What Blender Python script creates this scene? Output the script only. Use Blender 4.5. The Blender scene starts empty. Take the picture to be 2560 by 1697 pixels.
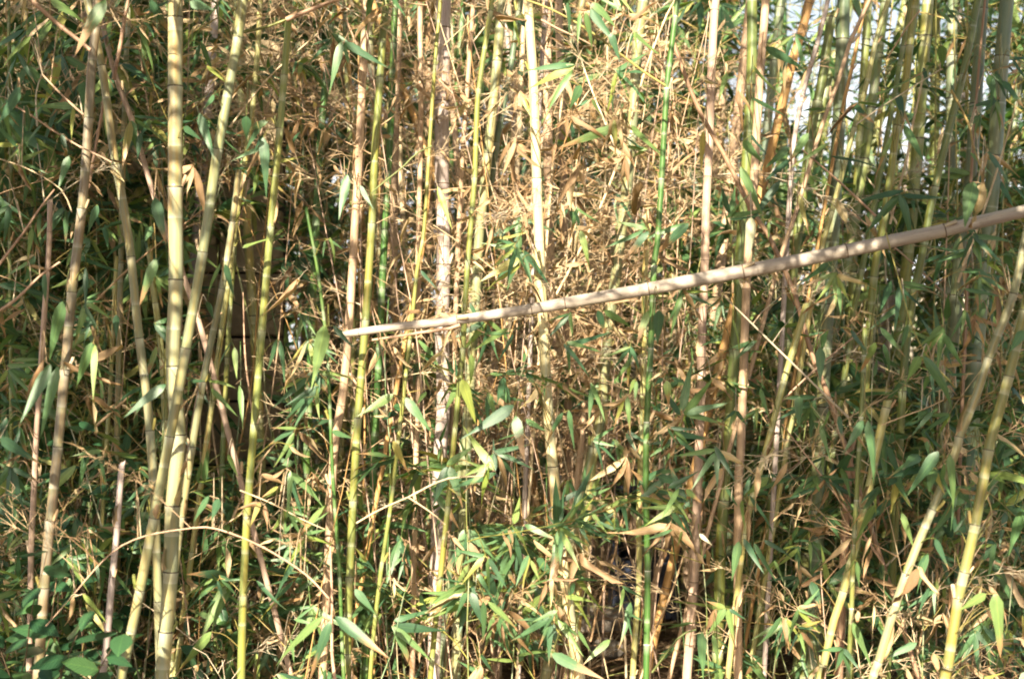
import bpy, math, random
import numpy as np
from mathutils import Vector, Matrix

R = random.Random(7)
NR = np.random.default_rng(7)
SC = bpy.context.scene
COL = SC.collection
rad = math.radians

# ------------------------------------------------------------------ camera, sky, sun, exposure
K = 0.00028125           # 36 / 50 / 2560: metres per photo pixel per metre of distance
CZ = 1.30
cam_d = bpy.data.cameras.new('camera')
cam_d.lens = 50; cam_d.sensor_width = 36; cam_d.clip_start = 0.05; cam_d.clip_end = 500
cam_d.dof.use_dof = True; cam_d.dof.focus_distance = 4.35; cam_d.dof.aperture_fstop = 3.2
cam = bpy.data.objects.new('camera', cam_d); COL.objects.link(cam)
cam.location = (0, 0, CZ); cam.rotation_euler = (rad(90), 0, 0)
SC.camera = cam

SUN_EL, SUN_ROT = 28.0, 194.0      # behind the photographer, slightly to the left
w = bpy.data.worlds.new('World'); SC.world = w; w.use_nodes = True
nt = w.node_tree; nt.nodes.clear()
sky = nt.nodes.new('ShaderNodeTexSky'); sky.sky_type = 'NISHITA'; sky.sun_disc = False
sky.sun_elevation = rad(SUN_EL); sky.sun_rotation = rad(SUN_ROT); sky.dust_density = 5.0
bg = nt.nodes.new('ShaderNodeBackground'); bg.inputs['Strength'].default_value = 0.052
wo = nt.nodes.new('ShaderNodeOutputWorld')
# bright haze low over the horizon, the same all the way round
wtc = nt.nodes.new('ShaderNodeTexCoord'); wsp = nt.nodes.new('ShaderNodeSeparateXYZ'); nt.links.new(wtc.outputs['Generated'], wsp.inputs[0])
wmr = nt.nodes.new('ShaderNodeMapRange'); wmr.interpolation_type = 'SMOOTHSTEP'
for i_, v_ in enumerate((0.0, .36, .85, 0.0)): wmr.inputs[i_ + 1].default_value = v_
nt.links.new(wsp.outputs[2], wmr.inputs[0])
wmx = nt.nodes.new('ShaderNodeMix'); wmx.data_type = 'RGBA'; wmx.inputs[7].default_value = (10.5, 10.5, 10.7, 1)
nt.links.new(wmr.outputs[0], wmx.inputs[0]); nt.links.new(sky.outputs[0], wmx.inputs[6]); nt.links.new(wmx.outputs[2], bg.inputs[0])
nt.links.new(bg.outputs[0], wo.inputs[0])
sd = bpy.data.lights.new('sun', 'SUN'); sd.energy = 5.0; sd.angle = rad(0.53); sd.color = (1.0, 0.88, 0.67)
sun = bpy.data.objects.new('sun', sd); COL.objects.link(sun)
tosun = Vector((math.sin(rad(SUN_ROT)) * math.cos(rad(SUN_EL)), math.cos(rad(SUN_ROT)) * math.cos(rad(SUN_EL)), math.sin(rad(SUN_EL))))
sun.rotation_euler = tosun.to_track_quat('Z', 'Y').to_euler()
sun.location = (-3, -3, 8)
SC.view_settings.view_transform = 'Standard'; SC.view_settings.look = 'None'
SC.view_settings.exposure = 2.0; SC.view_settings.gamma = 1.0
SC.view_settings.use_curve_mapping = False
SC.cycles.filter_width = 1.9

# ------------------------------------------------------------------ helpers
def P(px, py, Y):
    return Vector(((px - 1280) * K * Y, Y, CZ - (py - 848.5) * K * Y))

def proj(v):
    return 1280 + v.x / (K * v.y), 848.5 + (CZ - v.z) / (K * v.y)

def link(name, data, parent=None, m=None):
    o = bpy.data.objects.new(name, data); COL.objects.link(o)
    if parent is not None: o.parent = parent
    if m is not None: o.matrix_basis = m
    return o

def thing(name, label, cat, loc=(0, 0, 0), group=None, data=None):
    o = bpy.data.objects.new(name, data); COL.objects.link(o)
    o.location = loc; o['label'] = label; o['category'] = cat
    if group: o['group'] = group
    if data is None: o.empty_display_size = 0.05
    return o

def tree(m):
    m.use_nodes = True
    n = m.node_tree; n.nodes.clear()
    out = n.nodes.new('ShaderNodeOutputMaterial')
    return n, out

class N:
    """small node-graph helper"""
    def __init__(s, name):
        s.m = bpy.data.materials.new(name); s.t, s.out = tree(s.m)
    def n(s, typ, **kw):
        x = s.t.nodes.new(typ)
        for k, v in kw.items(): setattr(x, k, v)
        return x
    def l(s, a, b): s.t.links.new(a, b)
    def val(s, sock, v):
        if isinstance(v, (int, float, tuple, list)): sock.default_value = v
        else: s.l(v, sock)
    def mix(s, f, a, b, mode='MIX'):
        x = s.n('ShaderNodeMix', data_type='RGBA', blend_type=mode)
        s.val(x.inputs[0], f); s.val(x.inputs[6], a); s.val(x.inputs[7], b)
        return x.outputs[2]
    def math(s, op, a, b=0.0, clamp=False):
        x = s.n('ShaderNodeMath', operation=op, use_clamp=clamp)
        s.val(x.inputs[0], a); s.val(x.inputs[1], b)
        return x.outputs[0]
    def ramp(s, f, stops, interp='LINEAR'):
        x = s.n('ShaderNodeValToRGB'); x.color_ramp.interpolation = interp
        e = x.color_ramp.elements
        while len(e) < len(stops): e.new(0.5)
        for i, (p, c) in enumerate(stops):
            e[i].position = p; e[i].color = (c[0], c[1], c[2], 1) if not isinstance(c, (int, float)) else (c, c, c, 1)
        s.l(f, x.inputs[0]); return x.outputs[0]
    def mr(s, v, a, b, c=0.0, d=1.0):
        x = s.n('ShaderNodeMapRange'); s.val(x.inputs[0], v)
        for i, q in enumerate((a, b, c, d)): x.inputs[i + 1].default_value = q
        return x.outputs[0]
    def noise(s, vec, scale, detail=3, rough=0.55):
        x = s.n('ShaderNodeTexNoise'); x.inputs['Scale'].default_value = scale
        x.inputs['Detail'].default_value = detail; x.inputs['Roughness'].default_value = rough
        if vec is not None: s.l(vec, x.inputs['Vector'])
        return x.outputs[0]
    def scaled(s, vec, sc, off=None):
        x = s.n('ShaderNodeVectorMath', operation='MULTIPLY'); s.l(vec, x.inputs[0]); x.inputs[1].default_value = sc
        if off is None: return x.outputs[0]
        y = s.n('ShaderNodeVectorMath', operation='ADD'); s.l(x.outputs[0], y.inputs[0]); s.l(off, y.inputs[1])
        return y.outputs[0]
    def bsdf(s, col, rough=0.5, bump=None, bstr=0.2, bdist=0.002, transl=0.0, tcol=None, spec=0.5):
        b = s.n('ShaderNodeBsdfPrincipled'); s.val(b.inputs['Base Color'], col); s.val(b.inputs['Roughness'], rough)
        b.inputs['Specular IOR Level'].default_value = spec
        nrm = None
        if bump is not None:
            q = s.n('ShaderNodeBump'); q.inputs['Strength'].default_value = bstr; q.inputs['Distance'].default_value = bdist
            s.l(bump, q.inputs['Height']); s.l(q.outputs[0], b.inputs['Normal'])
        if transl > 0:
            t = s.n('ShaderNodeBsdfTranslucent'); s.val(t.inputs[0], tcol if tcol is not None else col)
            mx = s.n('ShaderNodeMixShader'); mx.inputs[0].default_value = transl
            s.l(b.outputs[0], mx.inputs[1]); s.l(t.outputs[0], mx.inputs[2]); s.l(mx.outputs[0], s.out.inputs[0])
        else:
            s.l(b.outputs[0], s.out.inputs[0])
        return s.m

# ------------------------------------------------------------------ materials
def mat_leaf(name, stops, tipcol, tipamt, transl=0.34, rough=0.42, rib=1.35):
    g = N(name)
    oi = g.n('ShaderNodeObjectInfo'); tc = g.n('ShaderNodeTexCoord')
    sep = g.n('ShaderNodeSeparateXYZ'); g.l(tc.outputs['Object'], sep.inputs[0])
    c = g.ramp(oi.outputs['Random'], stops)
    rr = g.math('MULTIPLY', oi.outputs['Random'], 37.7)
    cmb = g.n('ShaderNodeCombineXYZ'); g.l(rr, cmb.inputs[0]); g.l(rr, cmb.inputs[2])
    v = g.scaled(tc.outputs['Object'], (3, 14, 1), cmb.outputs[0])
    nz = g.noise(v, 1.6, 4)
    c = g.mix(g.mr(nz, 0.35, 0.75), c, g.mix(1.0, c, (0.62, 0.72, 0.6, 1), 'MULTIPLY'))
    # fine parallel veins
    wv = g.math('SINE', g.math('MULTIPLY', sep.outputs[1], 95.0))
    c = g.mix(g.mr(wv, 0.2, 1.0, 0, 0.22), c, g.mix(1.0, c, (1.5, 1.45, 1.2, 1), 'MULTIPLY'))
    ab = g.math('ABSOLUTE', sep.outputs[1])
    c = g.mix(g.mr(ab, 0.0, 0.045, 0.7, 0.0), c, g.mix(1.0, c, (rib * 1.3, rib * 1.2, rib * .9, 1), 'MULTIPLY'))
    # withered tip and margin
    tip = g.math('ADD', g.math('MULTIPLY', sep.outputs[0], 1.0), g.math('MULTIPLY', g.math('SUBTRACT', nz, 0.5), 0.9))
    r2 = g.math('FRACT', g.math('MULTIPLY', oi.outputs['Random'], 13.37))
    lim = g.math('SUBTRACT', 1.15, g.math('MULTIPLY', g.math('POWER', r2, 3.0), tipamt))
    f = g.math('MULTIPLY', g.math('SUBTRACT', tip, lim), 9.0, True)
    c = g.mix(f, c, tipcol)
    tcol = g.mix(1.0, c, (1.35, 1.5, 0.6, 1), 'MULTIPLY')
    return g.bsdf(c, rough, bump=wv, bstr=0.12, bdist=0.001, transl=transl, tcol=tcol, spec=0.6)

M = {}
M['g'] = mat_leaf('green_leaf', [(0, (.045, .105, .06)), (.3, (.075, .16, .085)), (.6, (.105, .20, .09)), (.85, (.16, .25, .09)), (1, (.24, .31, .10))], (.33, .20, .10, 1), 0.75)
M['y'] = mat_leaf('yellowing_leaf', [(0, (.22, .30, .07)), (.5, (.30, .33, .09)), (1, (.40, .33, .12))], (.42, .27, .13, 1), 0.7, 0.35)
M['d'] = mat_leaf('dry_leaf', [(0, (.26, .15, .085)), (.35, (.42, .27, .165)), (.7, (.52, .36, .235)), (1, (.56, .44, .28))], (.26, .14, .07, 1), 0.5, 0.32, 0.6, 1.1)
M['w'] = mat_leaf('bleached_leaf', [(0, (.62, .62, .50)), (1, (.72, .68, .54))], (.45, .35, .2, 1), 0.3, 0.3, 0.6, 1.0)

def mat_broad():
    g = N('broad_leaf')
    oi = g.n('ShaderNodeObjectInfo'); tc = g.n('ShaderNodeTexCoord')
    sep = g.n('ShaderNodeSeparateXYZ'); g.l(tc.outputs['Object'], sep.inputs[0])
    c = g.ramp(oi.outputs['Random'], [(0, (.018, .055, .026)), (.6, (.03, .085, .038)), (1, (.06, .13, .045))])
    ab = g.math('ABSOLUTE', sep.outputs[1])
    vv = g.math('SINE', g.math('MULTIPLY', g.math('SUBTRACT', sep.outputs[0], g.math('MULTIPLY', ab, 0.7)), 55.0))
    c = g.mix(g.mr(vv, 0.75, 1.0, 0, 0.45), c, g.mix(1.0, c, (1.8, 1.6, 1.3, 1), 'MULTIPLY'))
    c = g.mix(g.mr(ab, 0.0, 0.02, 0.8, 0.0), c, g.mix(1.0, c, (2.2, 1.9, 1.4, 1), 'MULTIPLY'))
    return g.bsdf(c, 0.32, bump=vv, bstr=0.25, bdist=0.002, transl=0.18, tcol=g.mix(1.0, c, (1.4, 1.6, .6, 1), 'MULTIPLY'))
M['b'] = mat_broad()

def mat_attr_leaf():
    g = N('thicket_leaves')
    a = g.n('ShaderNodeAttribute', attribute_name='Col'); c = a.outputs['Color']
    tc = g.n('ShaderNodeTexCoord')
    nz = g.noise(tc.outputs['Object'], 60, 2)
    c = g.mix(g.mr(nz, .35, .7), c, g.mix(1.0, c, (.7, .75, .7, 1), 'MULTIPLY'))
    return g.bsdf(c, 0.48, transl=0.28, tcol=g.mix(1.0, c, (1.3, 1.45, .6, 1), 'MULTIPLY'))
M['attr'] = mat_attr_leaf()

def mat_twig(name, stops, rough=0.6):
    g = N(name)
    oi = g.n('ShaderNodeObjectInfo'); tc = g.n('ShaderNodeTexCoord')
    c = g.ramp(oi.outputs['Random'], stops)
    nz = g.noise(tc.outputs['Object'], 22, 3)
    c = g.mix(g.mr(nz, .3, .7), g.mix(1.0, c, (.55, .5, .48, 1), 'MULTIPLY'), c)
    return g.bsdf(c, rough)
M['twig_dead'] = mat_twig('dry_twig', [(0, (.45, .29, .16)), (.4, (.56, .41, .245)), (.75, (.62, .50, .325)), (1, (.60, .53, .40))])
M['twig_live'] = mat_twig('green_twig', [(0, (.13, .17, .04)), (.5, (.28, .28, .07)), (1, (.40, .30, .11))], 0.45)
M['twig_pink'] = mat_twig('pink_brown_twig', [(0, (.42, .27, .18)), (1, (.52, .36, .25))])
M['woody'] = mat_twig('brown_stem', [(0, (.09, .06, .035)), (1, (.16, .11, .06))], 0.8)

def mat_culm(dead):
    g = N('dead_cane_skin' if dead else 'green_cane_skin')
    oi = g.n('ShaderNodeObjectInfo'); a = g.n('ShaderNodeAttribute', attribute_name='cuv')
    nd = g.n('ShaderNodeAttribute', attribute_name='nd').outputs['Fac']
    rr = g.math('MULTIPLY', oi.outputs['Random'], 91.0)
    cmb = g.n('ShaderNodeCombineXYZ'); g.l(rr, cmb.inputs[2]); g.l(rr, cmb.inputs[0])
    v1 = g.scaled(a.outputs['Vector'], (1.4, 1.4, 3.2), cmb.outputs[0])
    v2 = g.scaled(a.outputs['Vector'], (13, 13, 2.5), cmb.outputs[0])
    v3 = g.scaled(a.outputs['Vector'], (5, 5, 60), cmb.outputs[0])
    blotch = g.noise(v1, 1.7, 4); streak = g.noise(v2, 1.6, 4); speck = g.noise(v3, 1.3, 3, .7)
    c = oi.outputs['Color']
    if dead:
        c = g.mix(g.mr(blotch, .35, .68), c, g.mix(1.0, c, (.62, .60, .66, 1), 'MULTIPLY'))
        c = g.mix(g.mr(streak, .42, .72, 0, .55), c, g.mix(1.0, c, (1.25, 1.1, .9, 1), 'MULTIPLY'))
        c = g.mix(g.mr(speck, .60, .72, 0, .75), c, (.13, .10, .08, 1))
        c = g.mix(g.mr(g.noise(v2, .8, 5, .7), .6, .68, 0, .5), c, (.5, .47, .42, 1))
    else:
        longn = g.noise(g.scaled(a.outputs['Vector'], (.5, .5, 1.1), cmb.outputs[0]), 1.5, 3)
        c = g.mix(g.mr(longn, .50, .68, 0, .8), c, g.mix(1.0, c, (.72, .80, .86, 1), 'MULTIPLY'))
        c = g.mix(g.mr(longn, .50, .34, 0, .7), c, g.mix(1.0, c, (1.22, .92, .78, 1), 'MULTIPLY'))
        c = g.mix(g.mr(blotch, .42, .66), c, g.mix(1.0, c, (1.30, 1.05, .68, 1), 'MULTIPLY'))
        c = g.mix(g.mr(streak, .45, .75, 0, .6), c, g.mix(1.0, c, (.62, .78, .72, 1), 'MULTIPLY'))
        c = g.mix(g.mr(speck, .66, .76, 0, .5), c, (.14, .10, .07, 1))
        c = g.mix(g.mr(g.noise(v1, 3.1, 5, .65), .60, .70, 0, .5), c, (.30, .19, .15, 1))
        bl = g.math('MULTIPLY', g.mr(nd, -.032, -.004), g.mr(nd, 0.0, .001, 1, 0))
        c = g.mix(g.math('MULTIPLY', bl, .3), c, (.50, .52, .45, 1))
        ab = g.math('MULTIPLY', g.mr(nd, 0.0, .001), g.mr(nd, .004, .04, 1, 0))
        c = g.mix(g.math('MULTIPLY', ab, .35), c, (.16, .20, .10, 1))
    return g.bsdf(c, g.mr(streak, .3, .7, .5 if dead else .32, .7 if dead else .5), bump=g.math('ADD', streak, g.math('MULTIPLY', speck, .4)), bstr=.25, bdist=.0012, spec=.45)
M['culm_live'] = mat_culm(False); M['culm_dead'] = mat_culm(True)

def mat_plain(name, col, rough=.6, sc=40, dark=.6, bump=.2):
    g = N(name); tc = g.n('ShaderNodeTexCoord')
    nz = g.noise(tc.outputs['Object'], sc, 4)
    c = g.mix(g.mr(nz, .3, .7), (col[0] * dark, col[1] * dark, col[2] * dark, 1), (*col, 1))
    return g.bsdf(c, rough, bump=nz, bstr=bump)
M['ring_dark'] = mat_plain('node_scar', (.085, .07, .045), .7, 90)
M['ring_white'] = mat_plain('pale_node_bloom', (.55, .55, .50), .8, 90, .8)
M['ring_tan'] = mat_plain('dry_node_scar', (.17, .12, .08), .7, 90)

def mat_block():
    g = N('tan_stone_block'); tc = g.n('ShaderNodeTexCoord'); oi = g.n('ShaderNodeObjectInfo')
    rr = g.math('MULTIPLY', oi.outputs['Random'], 50.0)
    cmb = g.n('ShaderNodeCombineXYZ'); g.l(rr, cmb.inputs[0])
    v = g.scaled(tc.outputs['Object'], (1, 1, 1), cmb.outputs[0])
    n1 = g.noise(v, 5, 5, .6); n2 = g.noise(v, 70, 4, .7)
    c = g.ramp(oi.outputs['Random'], [(0, (.36, .29, .19)), (1, (.44, .35, .23))])
    c = g.mix(g.mr(n1, .35, .7), g.mix(1.0, c, (.62, .6, .58, 1), 'MULTIPLY'), c)
    c = g.mix(g.mr(n2, .5, .75, 0, .5), c, g.mix(1.0, c, (.6, .55, .5, 1), 'MULTIPLY'))
    h = g.math('ADD', g.math('MULTIPLY', n1, .5), n2)
    return g.bsdf(c, .9, bump=h, bstr=.6, bdist=.006, spec=.2)
M['block'] = mat_block()
M['joint'] = mat_plain('dark_open_joint', (.035, .03, .025), .95)
M['plaster'] = mat_plain('pale_plaster', (.66, .58, .47), .9, 6, .8)
M['coping'] = mat_plain('coping_stone', (.45, .40, .33), .9, 12, .7)
M['navy'] = mat_plain('navy_paint', (.012, .018, .04), .45, 30, .6)
M['clay'] = mat_plain('weathered_clay', (.30, .205, .13), .8, 14, .55)
M['rock'] = mat_plain('rock', (.30, .26, .22), .9, 14, .5, .6)

def mat_ground():
    g = N('leaf_litter_soil'); tc = g.n('ShaderNodeTexCoord')
    n1 = g.noise(tc.outputs['Object'], 1.3, 5); n2 = g.noise(tc.outputs['Object'], 28, 5, .7)
    vo = g.n('ShaderNodeTexVoronoi'); vo.inputs['Scale'].default_value = 38; g.l(tc.outputs['Object'], vo.inputs['Vector'])
    c = g.ramp(n2, [(.3, (.04, .026, .016)), (.5, (.12, .075, .042)), (.7, (.26, .17, .10))])
    c = g.mix(g.mr(n1, .4, .7), c, g.mix(1.0, c, (.6, .62, .5, 1), 'MULTIPLY'))
    return g.bsdf(c, .95, bump=g.math('ADD', n2, vo.outputs['Distance']), bstr=.8, bdist=.02, spec=.2)
M['ground'] = mat_ground()

# ------------------------------------------------------------------ mesh batches (numpy)
def mesh_from(name, V, F, mat, col=None, smooth=True):
    me = bpy.data.meshes.new(name)
    V = np.asarray(V, dtype=np.float32); F = np.asarray(F, dtype=np.int32)
    k = F.shape[1]
    me.vertices.add(len(V)); me.vertices.foreach_set('co', V.ravel())
    me.loops.add(F.size); me.loops.foreach_set('vertex_index', F.ravel())
    me.polygons.add(len(F)); me.polygons.foreach_set('loop_start', np.arange(0, F.size, k, dtype=np.int32))
    me.polygons.foreach_set('loop_total', np.full(len(F), k, dtype=np.int32))
    if smooth: me.polygons.foreach_set('use_smooth', np.ones(len(F), dtype=bool))
    if col is not None:
        at = me.attributes.new('Col', 'FLOAT_COLOR', 'POINT')
        c4 = np.ones((len(V), 4), dtype=np.float32); c4[:, :3] = col; at.data.foreach_set('color', c4.ravel())
    if mat is not None: me.materials.append(mat)
    me.update(); me.validate(); return me

def seg_arrays(S, sides=4):
    """S: (n,8) p0 p1 r0 r1 -> tube segments"""
    S = np.asarray(S, dtype=np.float64); n = len(S)
    p0, p1, r0, r1 = S[:, 0:3], S[:, 3:6], S[:, 6], S[:, 7]
    d = p1 - p0; d /= (np.linalg.norm(d, axis=1, keepdims=True) + 1e-9)
    ref = np.where(np.abs(d[:, 2:3]) > .9, np.array([[1., 0, 0]]), np.array([[0, 0, 1.]]))
    u = np.cross(d, ref); u /= np.linalg.norm(u, axis=1, keepdims=True); v = np.cross(d, u)
    V = np.zeros((n, 2 * sides, 3))
    for k in range(sides):
        a = 2 * math.pi * k / sides
        o = math.cos(a) * u + math.sin(a) * v
        V[:, k] = p0 + o * r0[:, None]; V[:, sides + k] = p1 + o * r1[:, None]
    F = np.array([[k, (k + 1) % sides, sides + (k + 1) % sides, sides + k] for k in range(sides)])
    F = (F[None] + (np.arange(n) * 2 * sides)[:, None, None]).reshape(-1, 4)
    return V.reshape(-1, 3), F

def leaf_template(st, hw, bend, fold, twist=0.0, wav=0.0):
    V = []
    for i, (x, h) in enumerate(zip(st, hw)):
        z = -bend * x * x; tw = twist * x; hh = h * .5
        ww = wav * math.sin(x * 9 + 1)
        for sgn in (-1, 0, 1):
            y = sgn * hh; q = .14                      # width is about a seventh of the length
            fz = -fold * abs(y) + ww * sgn * .3
            V.append((x, y * math.cos(tw) - fz * math.sin(tw), z + q * (y * math.sin(tw) + fz * math.cos(tw))))
    F = []
    for i in range(len(st) - 1):
        for c in (0, 1):
            F.append((i * 3 + c, i * 3 + c + 1, i * 3 + 4 + c, i * 3 + 3 + c))
    return np.array(V), np.array(F)

ST = [0, .04, .14, .30, .55, .80, 1.0]; HW = [.06, .42, .93, 1.0, .70, .30, .01]
LEAFV = [leaf_template(ST, HW, b, f, t, wv) for b, f, t, wv in
         [(.10, .35, .0, 0), (.25, .2, .3, .3), (.02, .5, -.2, .2), (.4, .3, .5, 0), (.16, .12, -.5, .4), (.32, .6, .1, .2), (-.08, .25, .35, .3), (.05, .15, -.9, .2)]]
BST = [0, .03, .15, .38, .62, .84, 1.0]; BHW = [.03, .25, .78, 1.0, .84, .42, .02]
BROADV = [leaf_template(BST, BHW, b, f, t, wv) for b, f, t, wv in [(.15, .25, 0, .2), (.3, .4, .2, 0), (.05, .15, -.2, .3)]]
DRYV = [leaf_template(ST, HW, b, f, t, wv) for b, f, t, wv in
        [(.3, 1.3, .6, .8), (.55, 1.7, -1.2, .9), (.1, .9, 1.6, 1.2), (.8, 1.5, .8, .6), (-.2, 1.9, -.5, 1.4), (.4, .6, 2.2, 1.0)]]
LEAFM = {k: [mesh_from('leaf', v, f, M[k]) for v, f in (DRYV if k == 'd' else LEAFV)] for k in 'gydw'}
LEAFM['b'] = [mesh_from('leaf', v, f, M['b']) for v, f in BROADV]
SIMPLE = [leaf_template([0, .3, .68, 1.0], [.14, 1.0, .55, .02], b, f, t) for b, f, t in [(.15, .3, .2), (.35, .1, -.4), (.05, .4, .6)]]
SIMPLEB = [leaf_template([0, .3, .68, 1.0], [.1, 1.0, .8, .03], b, f, t) for b, f, t in [(.15, .3, .1)]]

def leaf_frame(pos, d, nrm, L, W):
    d = Vector(d).normalized(); n = Vector(nrm); n = n - d * n.dot(d)
    if n.length < 1e-4: n = d.orthogonal()
    n.normalize(); y = n.cross(d)
    m = Matrix(((d.x * L, y.x * W, n.x * L, pos[0]), (d.y * L, y.y * W, n.y * L, pos[1]), (d.z * L, y.z * W, n.z * L, pos[2]), (0, 0, 0, 1)))
    return m

PAL = {'g': [(.045, .10, .05), (.07, .15, .07), (.10, .19, .07), (.18, .26, .08)],
       'y': [(.22, .28, .07), (.34, .32, .1)],
       'd': [(.28, .17, .09), (.44, .29, .18), (.54, .39, .25)],
       'b': [(.02, .06, .028), (.035, .09, .04)], 'w': [(.6, .6, .5)]}

def leaves_mesh(name, LF, broad=False):
    """LF: list of (matrix 4x4 np, kind) -> one mesh"""
    Vs, Fs, Cs = [], [], []; off = 0
    T = SIMPLEB if broad else SIMPLE
    mats = np.array([m for m, _ in LF]); kinds = [k for _, k in LF]
    idx = NR.integers(0, len(T), len(LF))
    cols = np.array([PAL[k][int(q * len(PAL[k]))] for k, q in zip(kinds, NR.random(len(LF)))])
    cols *= NR.uniform(.8, 1.25, (len(LF), 1))
    for t in range(len(T)):
        s = np.where(idx == t)[0]
        if len(s) == 0: continue
        V, F = T[t]
        Vh = np.concatenate([V, np.ones((len(V), 1))], 1)
        W = np.einsum('nij,vj->nvi', mats[s], Vh)[:, :, :3]
        Vs.append(W.reshape(-1, 3)); Fs.append((F[None] + (off + np.arange(len(s)) * len(V))[:, None, None]).reshape(-1, 4))
        Cs.append(np.repeat(cols[s], len(V), 0)); off += len(s) * len(V)
    return mesh_from(name, np.concatenate(Vs), np.concatenate(Fs), M['attr'], np.concatenate(Cs))

# ------------------------------------------------------------------ branch patterns (shared by every cane)
def rot_about(v, axis, a): return Matrix.Rotation(a, 3, axis) @ v

def gen_branch(r, kind):
    """returns twig segments and leaves, growing from the origin towards +X and up"""
    segs, leaves = [], []
    def tube(p, q, a, b): segs.append((*p, *q, a, b))
    live = kind.startswith('live')
    el = rad(r.uniform(28, 58))
    d = Vector((math.cos(el), r.uniform(-.1, .1), math.sin(el))).normalized()
    n = r.randint(4, 7) if live else r.randint(4, 8)
    step = r.uniform(.05, .085); rr = r.uniform(.0016, .0026) if live else r.uniform(.0014, .0026)
    p = Vector((0, 0, 0)); side = 1
    for i in range(n):
        d = (d + Vector((r.uniform(-.12, .12), r.uniform(-.15, .15), r.uniform(-.16, .06)))).normalized()
        q = p + d * step; r2 = rr * .84
        tube(p, q, rr, r2)
        if i >= 1:
            for s in ((side,) if live else (side, -side)):
                if not live and r.random() < .35: continue
                sd_ = rot_about(d, Vector((r.uniform(-.5, .5), -.3, 1)).normalized(), s * rad(r.uniform(28, 60)))
                sd_ = (sd_ + Vector((0, r.uniform(-.4, .4), r.uniform(-.35, .3)))).normalized()
                sl = r.uniform(.05, .15) * (1 - .35 * i / n)
                b = q.copy(); bd = sd_.copy(); m = 3
                for j in range(m):
                    bd = (bd + Vector((r.uniform(-.12, .12), r.uniform(-.15, .15), r.uniform(-.2, .02) if live else r.uniform(-.08, .08)))).normalized()
                    b2 = b + bd * sl / m * r.uniform(.8, 1.2)
                    tube(b, b2, r2 * (.62 - .12 * j), r2 * (.52 - .12 * j))
                    if not live:
                        for k in range(r.choice((1, 2, 3))):
                            td = (bd + Vector((r.uniform(-.9, .9), r.uniform(-.9, .9), r.uniform(-.7, .7)))).normalized()
                            tl = r.uniform(.02, .065)
                            e = b2 + td * tl; tube(b2, e, .0009, .0007)
                            if r.random() < .3:
                                td2 = (td + Vector((r.uniform(-.8, .8), r.uniform(-.8, .8), r.uniform(-.8, .8)))).normalized()
                                tube(e, e + td2 * tl * .7, .0008, .0006)
                            if r.random() < (.10 if kind == 'dead' else .24):
                                leaves.append(mk_leaf(r, e, td, 'd'))
                    b = b2
                if live:
                    for k in range(r.choice((3, 4, 4, 5))):
                        ld = (bd + Vector((r.uniform(-.75, .75), r.uniform(-.75, .75), r.uniform(-.8, .25)))).normalized()
                        leaves.append(mk_leaf(r, b - bd * (.012 * k), ld, 'g' if r.random() < .86 else r.choice('yd')))
            side = -side
        p = q; rr = r2
    if live:
        for k in range(r.choice((3, 4, 5))):
            ld = (d + Vector((r.uniform(-.6, .6), r.uniform(-.6, .6), r.uniform(-.8, .1)))).normalized()
            leaves.append(mk_leaf(r, p, ld, 'g' if r.random() < .9 else 'y'))
    return segs, leaves

def mk_leaf(r, pos, d, kind):
    L = r.uniform(.06, .15) if kind != 'd' else r.uniform(.05, .12)
    W = L * r.uniform(.13, .20)
    if kind == 'd':
        d = (Vector(d) + Vector((0, 0, -r.uniform(.2, 1.2)))).normalized(); W *= r.uniform(.6, .95)
    n = Vector((r.uniform(-.7, .7), r.uniform(-.7, .7), 1))
    return (tuple(pos), tuple(d), tuple(n), L, W, kind)

BR = {}
for kind, cnt in (('live', 12), ('dead', 12), ('deadleaf', 8)):
    BR[kind] = []
    for i in range(cnt):
        rr_ = random.Random(1000 + i * 17 + len(kind) * 101)
        s, lv = gen_branch(rr_, kind)
        mm = M['twig_live'] if kind == 'live' else M['twig_dead']
        V, F = seg_arrays(s, 4)
        BR[kind].append((mesh_from('branch', V, F, mm), np.array(s), lv))

def zone(px, py):
    """share of growth missing where the thicket opens: before the stone wall, round the stand, toward the sky and the pale wall"""
    if 478 < px < 705 and 545 < py < 1160: return .93
    if 1490 < px < 1735 and py > 1345: return .95
    if 1450 < px < 1760 and py > 1290: return .6
    if 1900 < px < 2380 and py < 430: return .45
    if 2170 < px < 2420 and 670 < py < 920: return .6
    return 0
LEAFCOUNT = [0]
def put_leaf(parent, pos, d, n, L, W, kind):
    m = leaf_frame(pos, d, n, L, W)
    LEAFCOUNT[0] += 1
    return link('leaf', R.choice(LEAFM[kind]), parent, m)

def put_branch(root, kind, pos, az, scale, tilt=0.0, leafp=1.0):
    """a branch part with leaf sub-parts"""
    me, s, lv = R.choice(BR[kind])
    m = Matrix.Translation(pos) @ Matrix.Rotation(az, 4, 'Z') @ Matrix.Rotation(tilt, 4, 'Y') @ Matrix.Rotation(R.uniform(-.4, .4), 4, 'X') @ Matrix.Scale(scale, 4)
    base = root.location; mid = proj(base + m @ Vector((.12, 0, .12)))
    if R.random() < zone(*mid): return None
    b = link('branch', me, root, m)
    for (p, d, n, L, W, k) in lv:
        if R.random() < leafp * (1 - zone(*proj(base + m @ Vector(p)))): put_leaf(b, p, d, n, L, W, k)
    return b

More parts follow.
